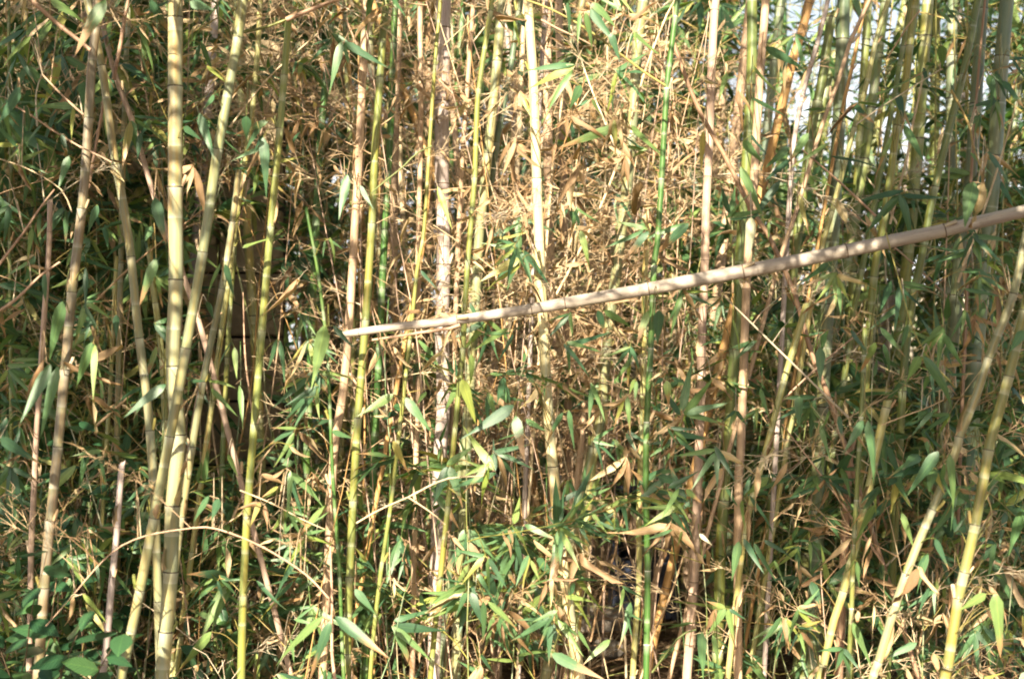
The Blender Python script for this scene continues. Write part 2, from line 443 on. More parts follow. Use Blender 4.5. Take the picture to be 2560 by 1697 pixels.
def branch_arrays(kind, pos, az, scale, tilt, segs, leaves, leafp=1.0):
    me, s, lv = R.choice(BR[kind])
    m = np.array(Matrix.Translation(pos) @ Matrix.Rotation(az, 4, 'Z') @ Matrix.Rotation(tilt, 4, 'Y') @ Matrix.Rotation(R.uniform(-.4, .4), 4, 'X') @ Matrix.Scale(scale, 4))
    p0 = s[:, 0:3] @ m[:3, :3].T + m[:3, 3]; p1 = s[:, 3:6] @ m[:3, :3].T + m[:3, 3]
    segs.append(np.concatenate([p0, p1, s[:, 6:8] * scale], 1))
    for (p, d, n, L, W, k) in lv:
        if R.random() < leafp: leaves.append((m @ np.array(leaf_frame(p, d, n, L, W)), k))

# ------------------------------------------------------------------ canes
def ring_mesh(mat):
    S = 16; prof = [(-.18, 1.0), (-.13, 1.10), (-.02, 1.07), (.06, 1.12), (.14, 1.0)]
    V, F = [], []
    for z, q in prof:
        for k in range(S):
            a = 2 * math.pi * k / S; V.append((math.cos(a) * q, math.sin(a) * q, z))
    for i in range(4):
        for k in range(S): F.append((i * S + k, i * S + (k + 1) % S, (i + 1) * S + (k + 1) % S, (i + 1) * S + k))
    return mesh_from('node_ring', V, F, mat)
RING = {k: ring_mesh(M['ring_' + k]) for k in ('dark', 'white', 'tan')}

def catmull(pts, n=10):
    if len(pts) < 3: return [pts[0].lerp(pts[-1], t / n) for t in range(n + 1)]
    q = [2 * pts[0] - pts[1]] + pts + [2 * pts[-1] - pts[-2]]; out = []
    for i in range(1, len(q) - 2):
        for k in range(n):
            t = k / n; a, b, c, d = q[i - 1], q[i], q[i + 1], q[i + 2]
            out.append(.5 * ((2 * b) + (c - a) * t + (2 * a - 5 * b + 4 * c - d) * t * t + (3 * b - a - 3 * c + d) * t ** 3))
    out.append(pts[-1]); return out

class Path:
    def __init__(s, pts, radii=None, smooth=True):
        if smooth:
            s.p = catmull(pts)
            if radii is not None and len(radii) == len(pts):
                k = len(s.p) - 1; s.r = []
                for i in range(k + 1):
                    f = i / k * (len(pts) - 1); j = min(int(f), len(pts) - 2); s.r.append(radii[j] * (1 - (f - j)) + radii[j + 1] * (f - j))
            else: s.r = radii
        else: s.p, s.r = pts, radii
        s.s = [0.0]
        for a, b in zip(s.p, s.p[1:]): s.s.append(s.s[-1] + (b - a).length)
        s.L = s.s[-1]
        s.S = np.array(s.s); s.A = np.array([list(v) for v in s.p]); s.Rr = np.array(s.r)
    def at(s, t):
        return Vector([float(np.interp(t, s.S, s.A[:, k])) for k in range(3)])
    def rad(s, t): return float(np.interp(t, s.S, s.Rr))
    def tan(s, t):
        a = s.at(max(0, t - .02)); b = s.at(min(s.L, t + .02)); return (b - a).normalized()

def cane_mesh(path, nodes, sides, mat, base, sulcus=True, cap=True):
    st = {0.0: 1.0, path.L: 1.0}
    k = .07 if sides > 8 else .16
    x = k
    while x < path.L: st.setdefault(round(x, 4), 1.0); x += k
    for n in nodes:
        r = path.rad(n)
        for o, q in ((-.9 * r, 1.0), (-.4 * r, 1.035), (-.12 * r, 1.08), (.1 * r, 1.04), (.3 * r, .985), (.9 * r, 1.0)):
            if 0 < n + o < path.L: st[round(n + o, 5)] = q
    ss = sorted(st); V, F, cuv, ndv = [], [], [], []
    nodes_a = np.array(nodes if len(nodes) else [-9.0])
    for i, t in enumerate(ss):
        c = path.at(t) - base; tg = path.tan(t); r = path.rad(t) * st[t]
        u = tg.cross(Vector((0, 1, 0)) if abs(tg.y) < .9 else Vector((1, 0, 0))).normalized(); v = tg.cross(u)
        dn = t - nodes_a; j = int(np.argmin(np.abs(dn))); nd = float(dn[j])
        seg = int((dn > 0).sum()); a0 = (0.5 if seg % 2 else 3.6) + R.uniform(-.02, .02)
        for kx in range(sides):
            a = 2 * math.pi * kx / sides
            q = r
            if sulcus and sides > 8:
                da = (a - a0 + math.pi) % (2 * math.pi) - math.pi
                q *= 1 - .09 * math.exp(-(da / .28) ** 2)
            p = c + (u * math.cos(a) + v * math.sin(a)) * q
            V.append(p[:]); cuv += [math.cos(a) * .5, math.sin(a) * .5, t]; ndv.append(nd)
    for i in range(len(ss) - 1):
        for kx in range(sides):
            F.append((i * sides + kx, i * sides + (kx + 1) % sides, (i + 1) * sides + (kx + 1) % sides, (i + 1) * sides + kx))
    me = bpy.data.meshes.new('culm')
    if cap:
        F.append(tuple(range(sides))[::-1]); o = (len(ss) - 1) * sides
        if sides < 12: F.append(tuple(o + kx for kx in range(sides)))
        else:       # hollow end with an uneven rim
            top = path.at(path.L) - base; tg = path.tan(path.L); r = path.rad(path.L); q = len(V); sl = R.uniform(-.8, .8)
            for kx in range(sides):
                V[o + kx] = (Vector(V[o + kx]) + tg * r * (sl * math.cos(6.283 * kx / sides) + R.uniform(-.18, .18)))[:]
            for lev, (fr, dp) in enumerate(((.74, .0), (.70, 2.2))):
                for kx in range(sides):
                    p = Vector(V[o + kx]); V.append((top + (p - top) * fr - tg * r * dp)[:]); cuv += [0, 0, path.L]; ndv.append(.05)
            for kx in range(sides):
                k2 = (kx + 1) % sides
                F.append((o + kx, o + k2, q + k2, q + kx)); F.append((q + kx, q + k2, q + sides + k2, q + sides + kx))
            F.append(tuple(q + sides + kx for kx in range(sides)))
    me.from_pydata(V, [], F); me.materials.append(mat)
    at = me.attributes.new('cuv', 'FLOAT_VECTOR', 'POINT'); at.data.foreach_set('vector', cuv)
    at = me.attributes.new('nd', 'FLOAT', 'POINT'); at.data.foreach_set('value', ndv)
    me.polygons.foreach_set('use_smooth', [len(f) == 4 for f in F]); me.update(); return me

def rings(culm, path, nodes, kind, base, minr=.0035):
    for n in nodes:
        r = path.rad(n)
        if r < minr: continue
        p = path.at(n) - base; q = path.tan(n).to_track_quat('Z', 'Y')
        link('node_ring', RING[kind], culm, Matrix.LocRotScale(p, q, Vector((r, r, r * (.75 if kind != 'white' else 1.1)))))

sg_ = np.array([(0, 0, 0, .3, .02, .75, .17, .15), (.3, .02, .75, .36, 0, 1.0, .15, .13)])
V_, F_ = seg_arrays(sg_, 6); STUB = {k: mesh_from('branch_stub', V_, F_, M[k]) for k in ('twig_dead', 'twig_live')}
def trimmings(culm, path, nodes, base, live):
    for i, n in enumerate(nodes):
        p = path.at(n); px, py = proj(p); r = path.rad(n)
        if not (-60 < px < 2620 and -60 < py < 1760) or r < .005: continue
        tg = path.tan(n); az = (i % 2) * math.pi + R.uniform(-.7, .4)
        out = Vector((math.cos(az), -abs(math.sin(az)) if R.random() < .7 else math.sin(az), 0)); out = (out - tg * out.dot(tg)).normalized()
        up = tg if tg.z > 0 else -tg
        if R.random() < .55:
            q = Matrix((out, up.cross(out), up)).transposed().to_quaternion(); L = R.uniform(.012, .035)
            for k in range(R.choice((1, 2))):
                link('branch_stub', STUB['twig_live' if live and R.random() < .5 else 'twig_dead'], culm,
                     Matrix.LocRotScale(p - base + out * r * .9 + up * .002, q @ Matrix.Rotation(R.uniform(-.5, .5), 3, 'Z').to_quaternion(), Vector((L, L * .8, L))))
        if R.random() < .16:
            L = R.uniform(.05, .11); o2 = (out + Vector((R.uniform(-.5, .5), -.4, 0))).normalized()
            m = leaf_frame(p - base + o2 * r * 1.02, up + o2 * R.uniform(.05, .5), o2, L, r * R.uniform(1.3, 1.9))
            link('sheath', LEAFM['d'][R.choice((0, 1, 3))], culm, m)

HEROES = []   # (px-curve sampled, path, root, label, live)

def deadp(px, py):
    if px < 300: return .14
    if px < 660 and py < 480: return .85
    if px < 840: return .42
    if px < 1720 and py < 1150: return .86
    if px < 1720: return .45
    if px < 2050: return .40
    return .22
def dens(px, py):
    d = 1.0
    if 440 < px < 760 and 500 < py < 1180: d = .03
    if 860 < px < 1720 and py < 1000: d = .78
    if px > 1700 and py < 900: d = .6
    if 1850 < px < 2460 and py < 500: d = .25
    if px < 200 and py < 500: d = .55
    if 1430 < px < 1780 and py > 1260: d = .03
    return d

LIVEC = {'cream': (.46, .42, .28), 'ivory': (.275, .28, .18), 'pale': (.22, .24, .14), 'greygreen': (.24, .24, .15), 'yellowgreen': (.17, .20, .06), 'yellow': (.31, .31, .14), 'olive': (.17, .18, .065),
         'green': (.055, .14, .035), 'midgreen': (.125, .165, .055), 'bluegreen': (.11, .155, .10), 'purple': (.18, .15, .11)}
DEADC = {'tan': (.46, .33, .215), 'grey': (.42, .36, .33), 'pink': (.45, .33, .25), 'gold': (.50, .30, .11), 'brown': (.30, .19, .115), 'straw': (.54, .44, .28)}

def cane(label, pts, w0, w1, Y, col, ringk=None, nodes=None, up=None, down=True, br=0.0, brk=None, name='bamboo_cane', cat='bamboo cane',
         group=None, canopy=0, azr=None, sides=16, Y2=None, seed=0, brs=1.0):
    live = col in LIVEC
    if not group and Y > 4.6: Y = 4.45 + (Y - 4.45) * .42; Y2 = None
    n = len(pts); Y2 = Y if Y2 is None else Y2
    Ys = [Y + (Y2 - Y) * i / (n - 1) for i in range(n)]
    W = [P(x, y, yy) for (x, y), yy in zip(pts, Ys)]
    wl = w0 if isinstance(w0, list) else [w0, w1]
    rr = [max(.0012, float(np.interp(i / (n - 1), np.linspace(0, 1, len(wl)), wl)) * .5 * K * Ys[i]) for i in range(n)]
    if up is None: up = pts[0][1] < 25
    if up:      # grow on above the frame, leaning a little further
        d = (W[0] - W[1]).normalized(); p = W[0].copy(); r = rr[0]
        ztop = R.uniform(3.3, 4.3) if r > .006 else R.uniform(2.8, 3.3)
        add, addr = [], []
        bend = Vector((R.uniform(-.05, .05), -.035, 0))
        while p.z < ztop:
            d = (d + bend).normalized(); p = p + d * .35; r *= .90
            add.append(p.copy()); addr.append(r)
        W = add[::-1] + W; rr = addr[::-1] + rr
    if down and W[-1].z > 0:
        d = (W[-1] - W[-2]).normalized(); d.z = min(d.z, -.5); d.x *= .8
        p = W[-1].copy(); r = rr[-1]; k = max(1, int(p.z / .3)); sl = p.z / k / abs(d.z)
        for i in range(k): p = p + d * sl; W.append(p.copy()); rr.append(r)
        W[-1].z = -.03
    W = W[::-1]; rr = rr[::-1]     # from the ground up
    path = Path(W, rr)
    base = W[0].copy()
    root = thing(name, label, cat, base, group)
    # nodes
    ns = []
    if nodes:
        for py in nodes:
            zz = [proj(Vector(a))[1] for a in path.A]
            j = int(np.argmin(np.abs(np.array(zz) - py))); ns.append(float(path.S[j]))
        ns.sort(); sp = np.median(np.diff(ns)) if len(ns) > 1 else .22
        x = ns[0] - sp
        while x > .05: ns.insert(0, x); x -= sp * .92
        x = ns[-1] + sp * .97
        while x < path.L - .03: ns.append(x); x += sp * .97
    else:
        sp = R.uniform(.17, .25) if rr[-1] > .004 or rr[0] > .004 else R.uniform(.09, .14)
        x = R.uniform(.05, sp)
        while x < path.L - .02: ns.append(x); x += sp * R.uniform(.92, 1.08)
    me = cane_mesh(path, ns, sides, M['culm_live'] if live else M['culm_dead'], base)
    culm = link('culm', me, root); c = LIVEC[col] if live else DEADC[col]
    f = R.uniform(.9, 1.1); culm.color = (c[0] * f, c[1] * f, c[2] * f, 1)
    rings(culm, path, ns, ringk or ('dark' if live else 'tan'), base)
    if not group: trimmings(culm, path, ns, base, live)
    # in-frame branches, and canopy above the frame
    segs, lvs = [], []
    for i, s_ in enumerate(ns):
        p = path.at(s_); px, py = proj(p)
        az = (i % 2) * math.pi + R.uniform(-.9, .9) if azr is None else R.uniform(*azr)
        if -60 < py < 1740:
            if R.random() < br * dens(px, py):
                kd = brk if brk else ('dead' if R.random() < deadp(px, py) else 'live')
                if not live: kd = 'dead' if R.random() < .6 else 'deadleaf'
                put_branch(root, kd, p - base, az, R.uniform(.8, 1.35) * brs)
        elif py < -60 and canopy:
            for q in range(canopy):
                branch_arrays('live' if live and R.random() < .8 else 'deadleaf', p - base, R.uniform(0, 6.28), R.uniform(1.2, 2.0), R.uniform(-.1, .5), segs, lvs)
    if segs:
        V, F = seg_arrays(np.concatenate(segs), 3)
        o = link('upper_twigs', mesh_from('upper_twigs', V, F, M['twig_live'] if live else M['twig_dead']), root); o['kind'] = 'stuff'
        if lvs:
            o = link('upper_foliage', leaves_mesh('upper_foliage', lvs), root); o['kind'] = 'stuff'
    HEROES.append((path, root, base, label, live))
    return root, path, base

# ------------------------------------------------------------------ the setting
def grid_mesh(name, x0, x1, y0, y1, nx, ny, fz, mat):
    V = [(x0 + (x1 - x0) * i / nx, y0 + (y1 - y0) * j / ny, 0) for j in range(ny + 1) for i in range(nx + 1)]
    V = [(x, y, fz(x, y)) for x, y, _ in V]
    F = [(j * (nx + 1) + i, j * (nx + 1) + i + 1, (j + 1) * (nx + 1) + i + 1, (j + 1) * (nx + 1) + i) for j in range(ny) for i in range(nx)]
    return mesh_from(name, V, F, mat)
def gz(x, y):
    return .018 * math.sin(x * 3.1 + y * 1.7) + .014 * math.sin(x * 7.3 - y * 5.1) if abs(x) < 12 and y < 20 else 0
g = link('ground', grid_mesh('ground', -8, 8, -4, 16, 110, 130, gz, M['ground'])); g['kind'] = 'structure'
far = link('ground', mesh_from('ground', [(-150, -60, -.05), (150, -60, -.05), (150, 250, -.05), (-150, 250, -.05)], [(0, 1, 2, 3)], M['ground'])); far['kind'] = 'structure'

# leaf litter
LF = []
for i in range(9000):
    x = R.uniform(-3.6, 3.6); y = R.uniform(3.2, 10.5)
    d = Vector((R.uniform(-1, 1), R.uniform(-1, 1), R.uniform(-.25, .3))); L = R.uniform(.05, .13)
    LF.append((np.array(leaf_frame((x, y, gz(x, y) + R.uniform(.004, .03)), d, (R.uniform(-.5, .5), R.uniform(-.5, .5), 1), L, L * R.uniform(.12, .2))), 'd' if R.random() < .93 else 'y'))
o = link('leaf_litter', leaves_mesh('leaf_litter', LF)); o['kind'] = 'stuff'
o['label'] = 'fallen dry bamboo leaves covering the ground under the thicket'; o['category'] = 'leaf litter'

# stone block wall behind the left side
WY = 6.2
wall = thing('block_wall', 'tan stone block wall with dark open joints behind the left canes', 'wall', (-2.6, WY, 0))
def box(x0, x1, y0, y1, z0, z1, bev=0.0, jit=0.0):
    V = []
    b = bev
    for z in (z0, z0 + b, z1 - b, z1):
        e = 0 if z in (z0 + b, z1 - b) else b
        for x, y in ((x0 + e, y0 + e), (x1 - e, y0 + e), (x1 - e, y1), (x0 + e, y1)):
            V.append((x + R.uniform(-jit, jit), y + R.uniform(-jit, jit), z))
    F = [(3, 2, 1, 0), (12, 13, 14, 15)]
    for i in range(3):
        for k in range(4): F.append((i * 4 + k, i * 4 + (k + 1) % 4, i * 4 + 4 + (k + 1) % 4, i * 4 + 4 + k))
    return V, F
def rawmesh(name, V, F, mat, smooth=False):
    me = bpy.data.meshes.new(name); me.from_pydata(V, [], F); me.materials.append(mat)
    if smooth: me.polygons.foreach_set('use_smooth', [True] * len(F))
    me.update(); return me
xr = -1.0
V, F = box(-2.6, xr + 2.6 - .03, .05, .30, 0, 3.30)
V, F = box(-4.4 + 2.6, xr + 2.6 - .03, .05, .28, -.02, 3.28)
link('wall_core', rawmesh('wall_core', V, F, M['joint']), wall)
blockms = []
for i in range(6):
    V, F = box(-.272, .272, -.01, .06, -.134, .134, .008, .004); blockms.append(rawmesh('stone_block', V, F, M['block']))
V, F = box(-.13, .13, -.01, .06, -.134, .134, .008, .004); halfm = rawmesh('stone_block', V, F, M['block'])
for row in range(12):
    zc = .05 + .28 * row - .14 + .14
    if zc > 3.2: break
    off = 0 if row % 2 else .28
    xx = xr + 2.6 - .28 - (.0 if row % 2 else .28)
    if row % 2 == 0:
        link('stone_block', halfm, wall, Matrix.Translation((xr + 2.6 - .14, R.uniform(-.008, .008), zc)) )
    for k in range(6):
        if xx < -1.7: break
        link('stone_block', blockms[(row * 5 + k * 3) % 6], wall, Matrix.Translation((xx, R.uniform(-.012, .012), zc)) @ Matrix.Rotation(R.uniform(-.006, .006), 4, 'Z'))
        xx -= .56

# far pale garden wall seen through the right side
gw = thing('garden_wall', 'low sunlit pale plastered wall far behind the right canes', 'wall', (4, 12.2, 0))
V, F = box(-4.4, 6, 0, .22, -.05, 1.70, .01); link('wall_face', rawmesh('wall_face', V, F, M['plaster']), gw)
for i in range(13):
    V, F = box(-4.42 + i * .8, -4.42 + i * .8 + .79, -.03, .25, 1.702, 1.762, .008, .002)
    link('coping_stone', rawmesh('coping_stone', V, F, M['coping']), gw)

# trees and hedge far behind
def far_tree(label, x, y, h, cr, nleaf, pal, trunk_r=.07, group=None, zlow=.35, name='background_tree', leafL=(.05, .10)):
    r = random.Random(int(x * 100 + y * 10)); t = thing(name, label, 'tree', (x, y, 0), group)
    segs, lf = [], []
    p = Vector((0, 0, 0)); d = Vector((r.uniform(-.05, .05), 0, 1)); rr = trunk_r; tips = []
    k = 8
    for i in range(k):
        q = p + d * (h * .85 / k); segs.append((*p, *q, rr, rr * .86)); rr *= .86
        d = (d + Vector((r.uniform(-.12, .12), r.uniform(-.12, .12), 0))).normalized()
        if i >= 1:
            for b in range(3):
                a = r.uniform(0, 6.28); e = q.copy(); bd = Vector((math.cos(a), math.sin(a), r.uniform(.2, .8))).normalized(); br = rr * .5
                for j in range(4):
                    e2 = e + bd * cr * r.uniform(.18, .3); segs.append((*e, *e2, br, br * .7)); br *= .7
                    bd = (bd + Vector((r.uniform(-.4, .4), r.uniform(-.4, .4), r.uniform(-.2, .3)))).normalized(); e = e2
                    tips.append(e.copy())
        p = q
    V, F = seg_arrays(np.array(segs), 6); link('trunk', mesh_from('trunk', V, F, M['woody']), t)
    for i in range(nleaf):
        c = r.choice(tips); o = Vector((r.gauss(0, .16), r.gauss(0, .16), r.gauss(0, .16))) * cr
        pos = c + o
        if pos.z < zlow * .5: continue
        L = r.uniform(*leafL)
        lf.append((np.array(leaf_frame(pos, (r.uniform(-1, 1), r.uniform(-1, 1), r.uniform(-1, .3)), (r.uniform(-1, 1), r.uniform(-1, 1), 1), L, L * .55)), r.choice(pal)))
    o = link('crown', leaves_mesh('crown', lf, True), t); o['kind'] = 'stuff'
    return t
far_tree('bushy green tree beyond the pale wall, behind the gap at the right', 2.6, 14.5, 3.0, 1.6, 5500, 'gggby')
far_tree('dark tree beyond the pale wall at the far right edge', 5.0, 13.2, 5.3, 2.0, 8500, 'bbg')
far_tree('loose green tree behind the thicket above the middle of the long pole', .9, 13.5, 5.1, 1.9, 8500, 'gggyb')
far_tree('dark green tree behind the thicket left of the grey cane', -1.4, 12.5, 5.2, 2.0, 9500, 'gbbg')
far_tree('yellowish bush at the foot of the pale wall behind the right canes', 2.35, 11.2, 1.5, .8, 3000, 'ggyy', .03)
far_tree('small dark bush at the foot of the pale wall near the right edge', 3.6, 11.0, 1.5, .9, 2600, 'bgg', .03)

# navy stand with a clay pot low in the middle
st_ = thing('plant_stand', 'dark navy wooden stand half hidden at the foot of the vivid green cane', 'stand', (.62, 6.6, 0))
def sb(name, *a):
    V, F = box(*a, .004); link(name, rawmesh(name, V, F, M['navy']), st_)
sb('side_board', -.16, -.135, -.1, .2, 0, .60); sb('side_board', .115, .14, -.1, .2, 0, .30)
sb('front_board', -.133, .113, -.1, -.075, .02, .28); sb('shelf', -.133, .113, -.073, .2, .262, .286)
sb('back_board', -.133, .113, .202, .222, .02, .60)
prof = [(0, 0), (.055, 0), (.062, .01), (.085, .05), (.105, .10), (.108, .13), (.10, .165), (.08, .19), (.075, .205), (.088, .212), (.088, .222), (.072, .222), (.066, .20), (0, .19)]
V, F = [], []
for q, z in prof:
    for k in range(24): a = k * math.pi / 12; V.append((q * math.cos(a), q * math.sin(a), z))
for i in range(len(prof) - 1):
    for k in range(24): F.append((i * 24 + k, i * 24 + (k + 1) % 24, (i + 1) * 24 + (k + 1) % 24, (i + 1) * 24 + k))
thing('clay_pot', 'round weathered clay pot standing on the dark navy stand', 'pot', (.61, 6.67, .288), data=rawmesh('clay_pot', V, F, M['clay'], True))

def rock(label, x, y, s):
    r = random.Random(int(x * 77)); V, F = [], []
    for i in range(9):
        th = math.pi * i / 8
        for k in range(14):
            a = 2 * math.pi * k / 14; q = s * (1 + .22 * math.sin(a * 2 + x * 9) * math.sin(th * 2 + 1) + r.uniform(-.05, .05))
            V.append((q * math.sin(th) * math.cos(a) * 1.3, q * math.sin(th) * math.sin(a), q * .62 * math.cos(th)))
    for i in range(8):
        for k in range(14): F.append((i * 14 + k, (i + 1) * 14 + k, (i + 1) * 14 + (k + 1) % 14, i * 14 + (k + 1) % 14))
    thing('rock', label, 'rock', (x, y, s * .3), data=rawmesh('rock', V, F, M['rock'], False))
rock('grey brown rock in the leaf litter left of the navy stand', P(1500, 1500, 6.4).x, 6.4, .11)
rock('small pale rock below the larger rock beside the navy stand', P(1520, 1640, 5.9).x, 5.9, .06)

# ------------------------------------------------------------------ the canes one can point to
C = cane
# left group
C('purplish green bamboo cane leaning at the far left with dark node rings', [(243, 0), (242, 61), (230, 153), (222, 295), (205, 522), (180, 730), (163, 923), (145, 1116), (126, 1300), (111, 1468), (95, 1697)], 22, 26, 3.75, 'purple', nodes=[61, 295, 522, 730, 923, 1116, 1300, 1468], canopy=2)
C('greenish cane crossing behind the far left cane and leaning right as it descends', [(218, 0), (254, 165), (272, 290), (289, 413), (306, 497), (327, 642), (348, 845), (369, 1010), (383, 1190), (392, 1400)], 20, 23, 3.95, 'greygreen', nodes=[165, 413, 642, 845], canopy=2)
C('dead tan cane slanting down to the right between the two left canes', [(250, 30), (287, 187), (329, 298), (386, 493), (463, 703), (509, 845)], 12, 15, 4.25, 'pink', up=False, down=True)
C('thickest pale cream bamboo cane standing upright at the left', [(438, 0), (438, 216), (438, 468), (440, 699), (432, 915), (446, 1086), (432, 1263), (427, 1428), (415, 1577), (405, 1697)], 37, 37, 3.8, 'ivory', nodes=[216, 468, 699, 915, 1086, 1263, 1428, 1577], canopy=2)
C('pale green cane crossing the thickest cream cane at its middle', [(607, 0), (595, 94), (569, 240), (545, 373), (507, 630), (465, 870), (425, 1090), (385, 1294), (350, 1474), (314, 1644), (302, 1697)], 25, 25, 3.68, 'pale', nodes=[94, 373, 630, 870, 1090, 1294, 1474, 1644], canopy=2)
C('slim greyish cane right of the thickest cream cane, its top broken off', [(597, 425), (582, 550), (555, 722), (515, 917), (484, 1097), (454, 1290), (444, 1365)], 15, 20, 4.05, 'greygreen', nodes=[722, 955, 1110, 1290], up=False)
C('thin green cane against the stone wall left of the bright yellow green cane', [(600, 420), (590, 560), (586, 627), (572, 818), (559, 1086), (552, 1250)], 11, 13, 4.9, 'midgreen', up=False)
C('bright yellow green cane in front of the stone wall, cut off at the top', [(722, 50), (711, 188), (700, 321), (677, 566), (655, 826), (636, 1059), (618, 1288), (608, 1487), (603, 1697)], 17, 21, 3.95, 'yellowgreen', 'tan', nodes=[188, 321, 566, 826, 1059, 1288, 1487], up=False)
C('yellow cane stub hanging above the brush left of the bright yellow green cane', [(648, 60), (644, 125), (638, 200), (625, 330), (600, 480)], 14, 15, 4.5, 'yellow', up=True)
C('slender pinkish dead cane near the left edge, broken at its top', [(125, 500), (124, 580), (119, 676), (111, 780), (96, 1010), (90, 1097), (86, 1204), (78, 1380), (75, 1556), (72, 1697)], 13, 16, 4.2, 'pink', nodes=[580, 1204, 1380], up=False)
C('short lilac grey cane stub with a sawn top at the lower left', [(305, 1156), (299, 1231), (293, 1317), (281, 1441), (268, 1594), (256, 1697)], 16, 18, 3.9, 'grey', nodes=[1170, 1317, 1441], up=False)
C('yellow green thin cane behind the thickest cream cane', [(372, 620), (385, 730), (400, 848), (408, 930), (411, 1010), (416, 1160)], 15, 17, 4.5, 'yellow', up=False)
C('thin yellowish cane among leaves left of the thickest cream cane', [(292, 640), (285, 770), (275, 980), (268, 1086), (256, 1280), (250, 1400)], 10, 12, 4.6, 'yellow', up=False)
C('dark thin cane in the shade close to the left edge', [(22, 0), (24, 300), (28, 420), (24, 560), (26, 760)], 8, 10, 5.0, 'midgreen')
C('green cane standing against the wall top behind the pink dead cane', [(323, 0), (318, 110), (314, 170), (312, 260), (308, 400)], 12, 14, 4.9, 'greygreen')
# centre left
C('dead tan cane left of the dark gap, ending at the low end of the pole', [(918, 0), (910, 126), (904, 249), (898, 383), (885, 600), (883, 646), (868, 875), (853, 1013), (837, 1105), (828, 1250)], 20, 22, 4.35, 'tan', nodes=[28, 249, 440, 646, 830, 1013])
C('olive green cane directly below and above the low end of the long pole', [(966, 0), (960, 50), (948, 230), (937, 383), (931, 536), (914, 799), (895, 1044), (883, 1250), (874, 1441), (868, 1633), (866, 1697)], 18, 21, 4.15, 'yellowgreen', nodes=[190, 560, 799, 1044, 1250, 1441, 1633])
C('thick grey weathered dead cane in the upper middle', [(1109, 0), (1107, 126), (1105, 253), (1105, 459), (1109, 661), (1105, 818), (1109, 1010), (1101, 1124), (1095, 1300)], 37, 34, 4.9, 'grey', nodes=[253, 459, 661, 838, 1010])
C('thin bright green cane passing in front of the grey weathered cane', [(1101, 0), (1090, 126), (1075, 345), (1060, 575), (1044, 665), (1029, 810), (1015, 930), (1009, 990), (987, 1174), (977, 1262), (956, 1403), (937, 1556), (925, 1697)], 9, 11, 4.2, 'yellowgreen', nodes=[160, 400, 600, 850, 1050, 1215, 1403])
C('slim yellow green cane passing just behind the pole right of the grey cane', [(1230, 0), (1228, 20), (1197, 222), (1190, 344), (1187, 444), (1174, 600), (1166, 703), (1157, 871), (1140, 1048), (1120, 1265), (1101, 1441), (1078, 1671)], 13, 14, 4.25, 'yellowgreen', nodes=[222, 444, 650, 871, 1060, 1265, 1441])
C('thick pale green cane between the slim yellow green one and the cream one', [(1256, 0), (1243, 153), (1228, 306), (1212, 459), (1197, 600), (1192, 700), (1180, 900), (1165, 1150)], 24, 24, 4.75, 'pale', nodes=[153, 380, 684, 900])
C('grey green cane leaning at the top left of the cream cane', [(1302, 0), (1296, 38), (1273, 191), (1250, 306), (1228, 460), (1215, 560)], 14, 16, 4.9, 'bluegreen', nodes=[191])
C('green cane in the dark gap right of the bright yellow green one', [(832, 0), (826, 76), (818, 172), (810, 249), (800, 360), (792, 520)], 18, 19, 5.6, 'green', nodes=[60, 172, 300])
C('thinner green cane in the dark gap beside the dead tan cane', [(860, 0), (864, 107), (868, 191), (875, 344), (879, 421), (880, 560)], 12, 14, 5.8, 'midgreen')
C('dark green cane just right of the olive cane near the top', [(990, 0), (986, 57), (979, 268), (967, 498), (960, 620)], 16, 18, 5.0, 'green', nodes=[100, 268])
C('thin dark green cane bending past the big green leaf', [(765, 520), (788, 640), (803, 741), (818, 875), (826, 1048), (830, 1154), (837, 1269), (849, 1441), (856, 1633), (860, 1697)], 8, 10, 4.1, 'green', up=False, nodes=[620, 780, 900, 1048, 1269, 1441])
C('straw coloured dead cane left of the grey weathered cane', [(1050, 0), (1052, 300), (1048, 520), (1045, 656), (1046, 856), (1044, 971), (1040, 1150)], 13, 14, 4.8, 'tan', nodes=[300, 500, 680, 880])
C('gold coloured dead cane hugging the straw one', [(1083, 380), (1072, 470), (1058, 620), (1040, 700)], 10, 12, 4.7, 'gold', up=False)
C('thin tan dead cane right of the grey weathered cane', [(1170, 200), (1160, 330), (1152, 470), (1146, 600), (1140, 760)], 12, 13, 5.0, 'tan', up=True)
# centre
C('bright cream bamboo cane in the centre behind the long pole', [(1321, 0), (1332, 176), (1337, 300), (1342, 446), (1348, 600), (1352, 699), (1365, 942), (1376, 1105), (1382, 1166), (1401, 1365), (1428, 1560), (1443, 1652), (1450, 1697)], 23, 29, 4.3, 'cream', nodes=[176, 446, 699, 942, 1166, 1365, 1560])
C('vivid green cane with white node rings right of centre', [(1694, 0), (1680, 110), (1667, 222), (1654, 448), (1644, 600), (1635, 665), (1627, 871), (1617, 1055), (1615, 1239), (1619, 1426), (1617, 1610), (1615, 1697)], 14, 16, 4.12, 'green', 'white', nodes=[222, 448, 665, 871, 1055, 1239, 1426, 1610])
C('thick pale green cane behind the brush left of the vivid green cane', [(1598, 76), (1594, 115), (1575, 383), (1564, 498), (1552, 588), (1541, 684), (1529, 760), (1514, 894), (1505, 1040), (1480, 1135)], 27, 27, 5.0, 'pale', nodes=[100, 330, 588, 860], up=True)
C('yellow lower cane left of the vivid green cane near the bottom', [(1498, 1060), (1480, 1160), (1468, 1288), (1457, 1422), (1441, 1556), (1435, 1697)], 22, 26, 5.0, 'yellow', up=False)
C('dead tan cane beside the yellow lower cane', [(1463, 1000), (1453, 1116), (1437, 1250), (1430, 1346), (1424, 1450)], 17, 19, 5.2, 'tan', up=False)
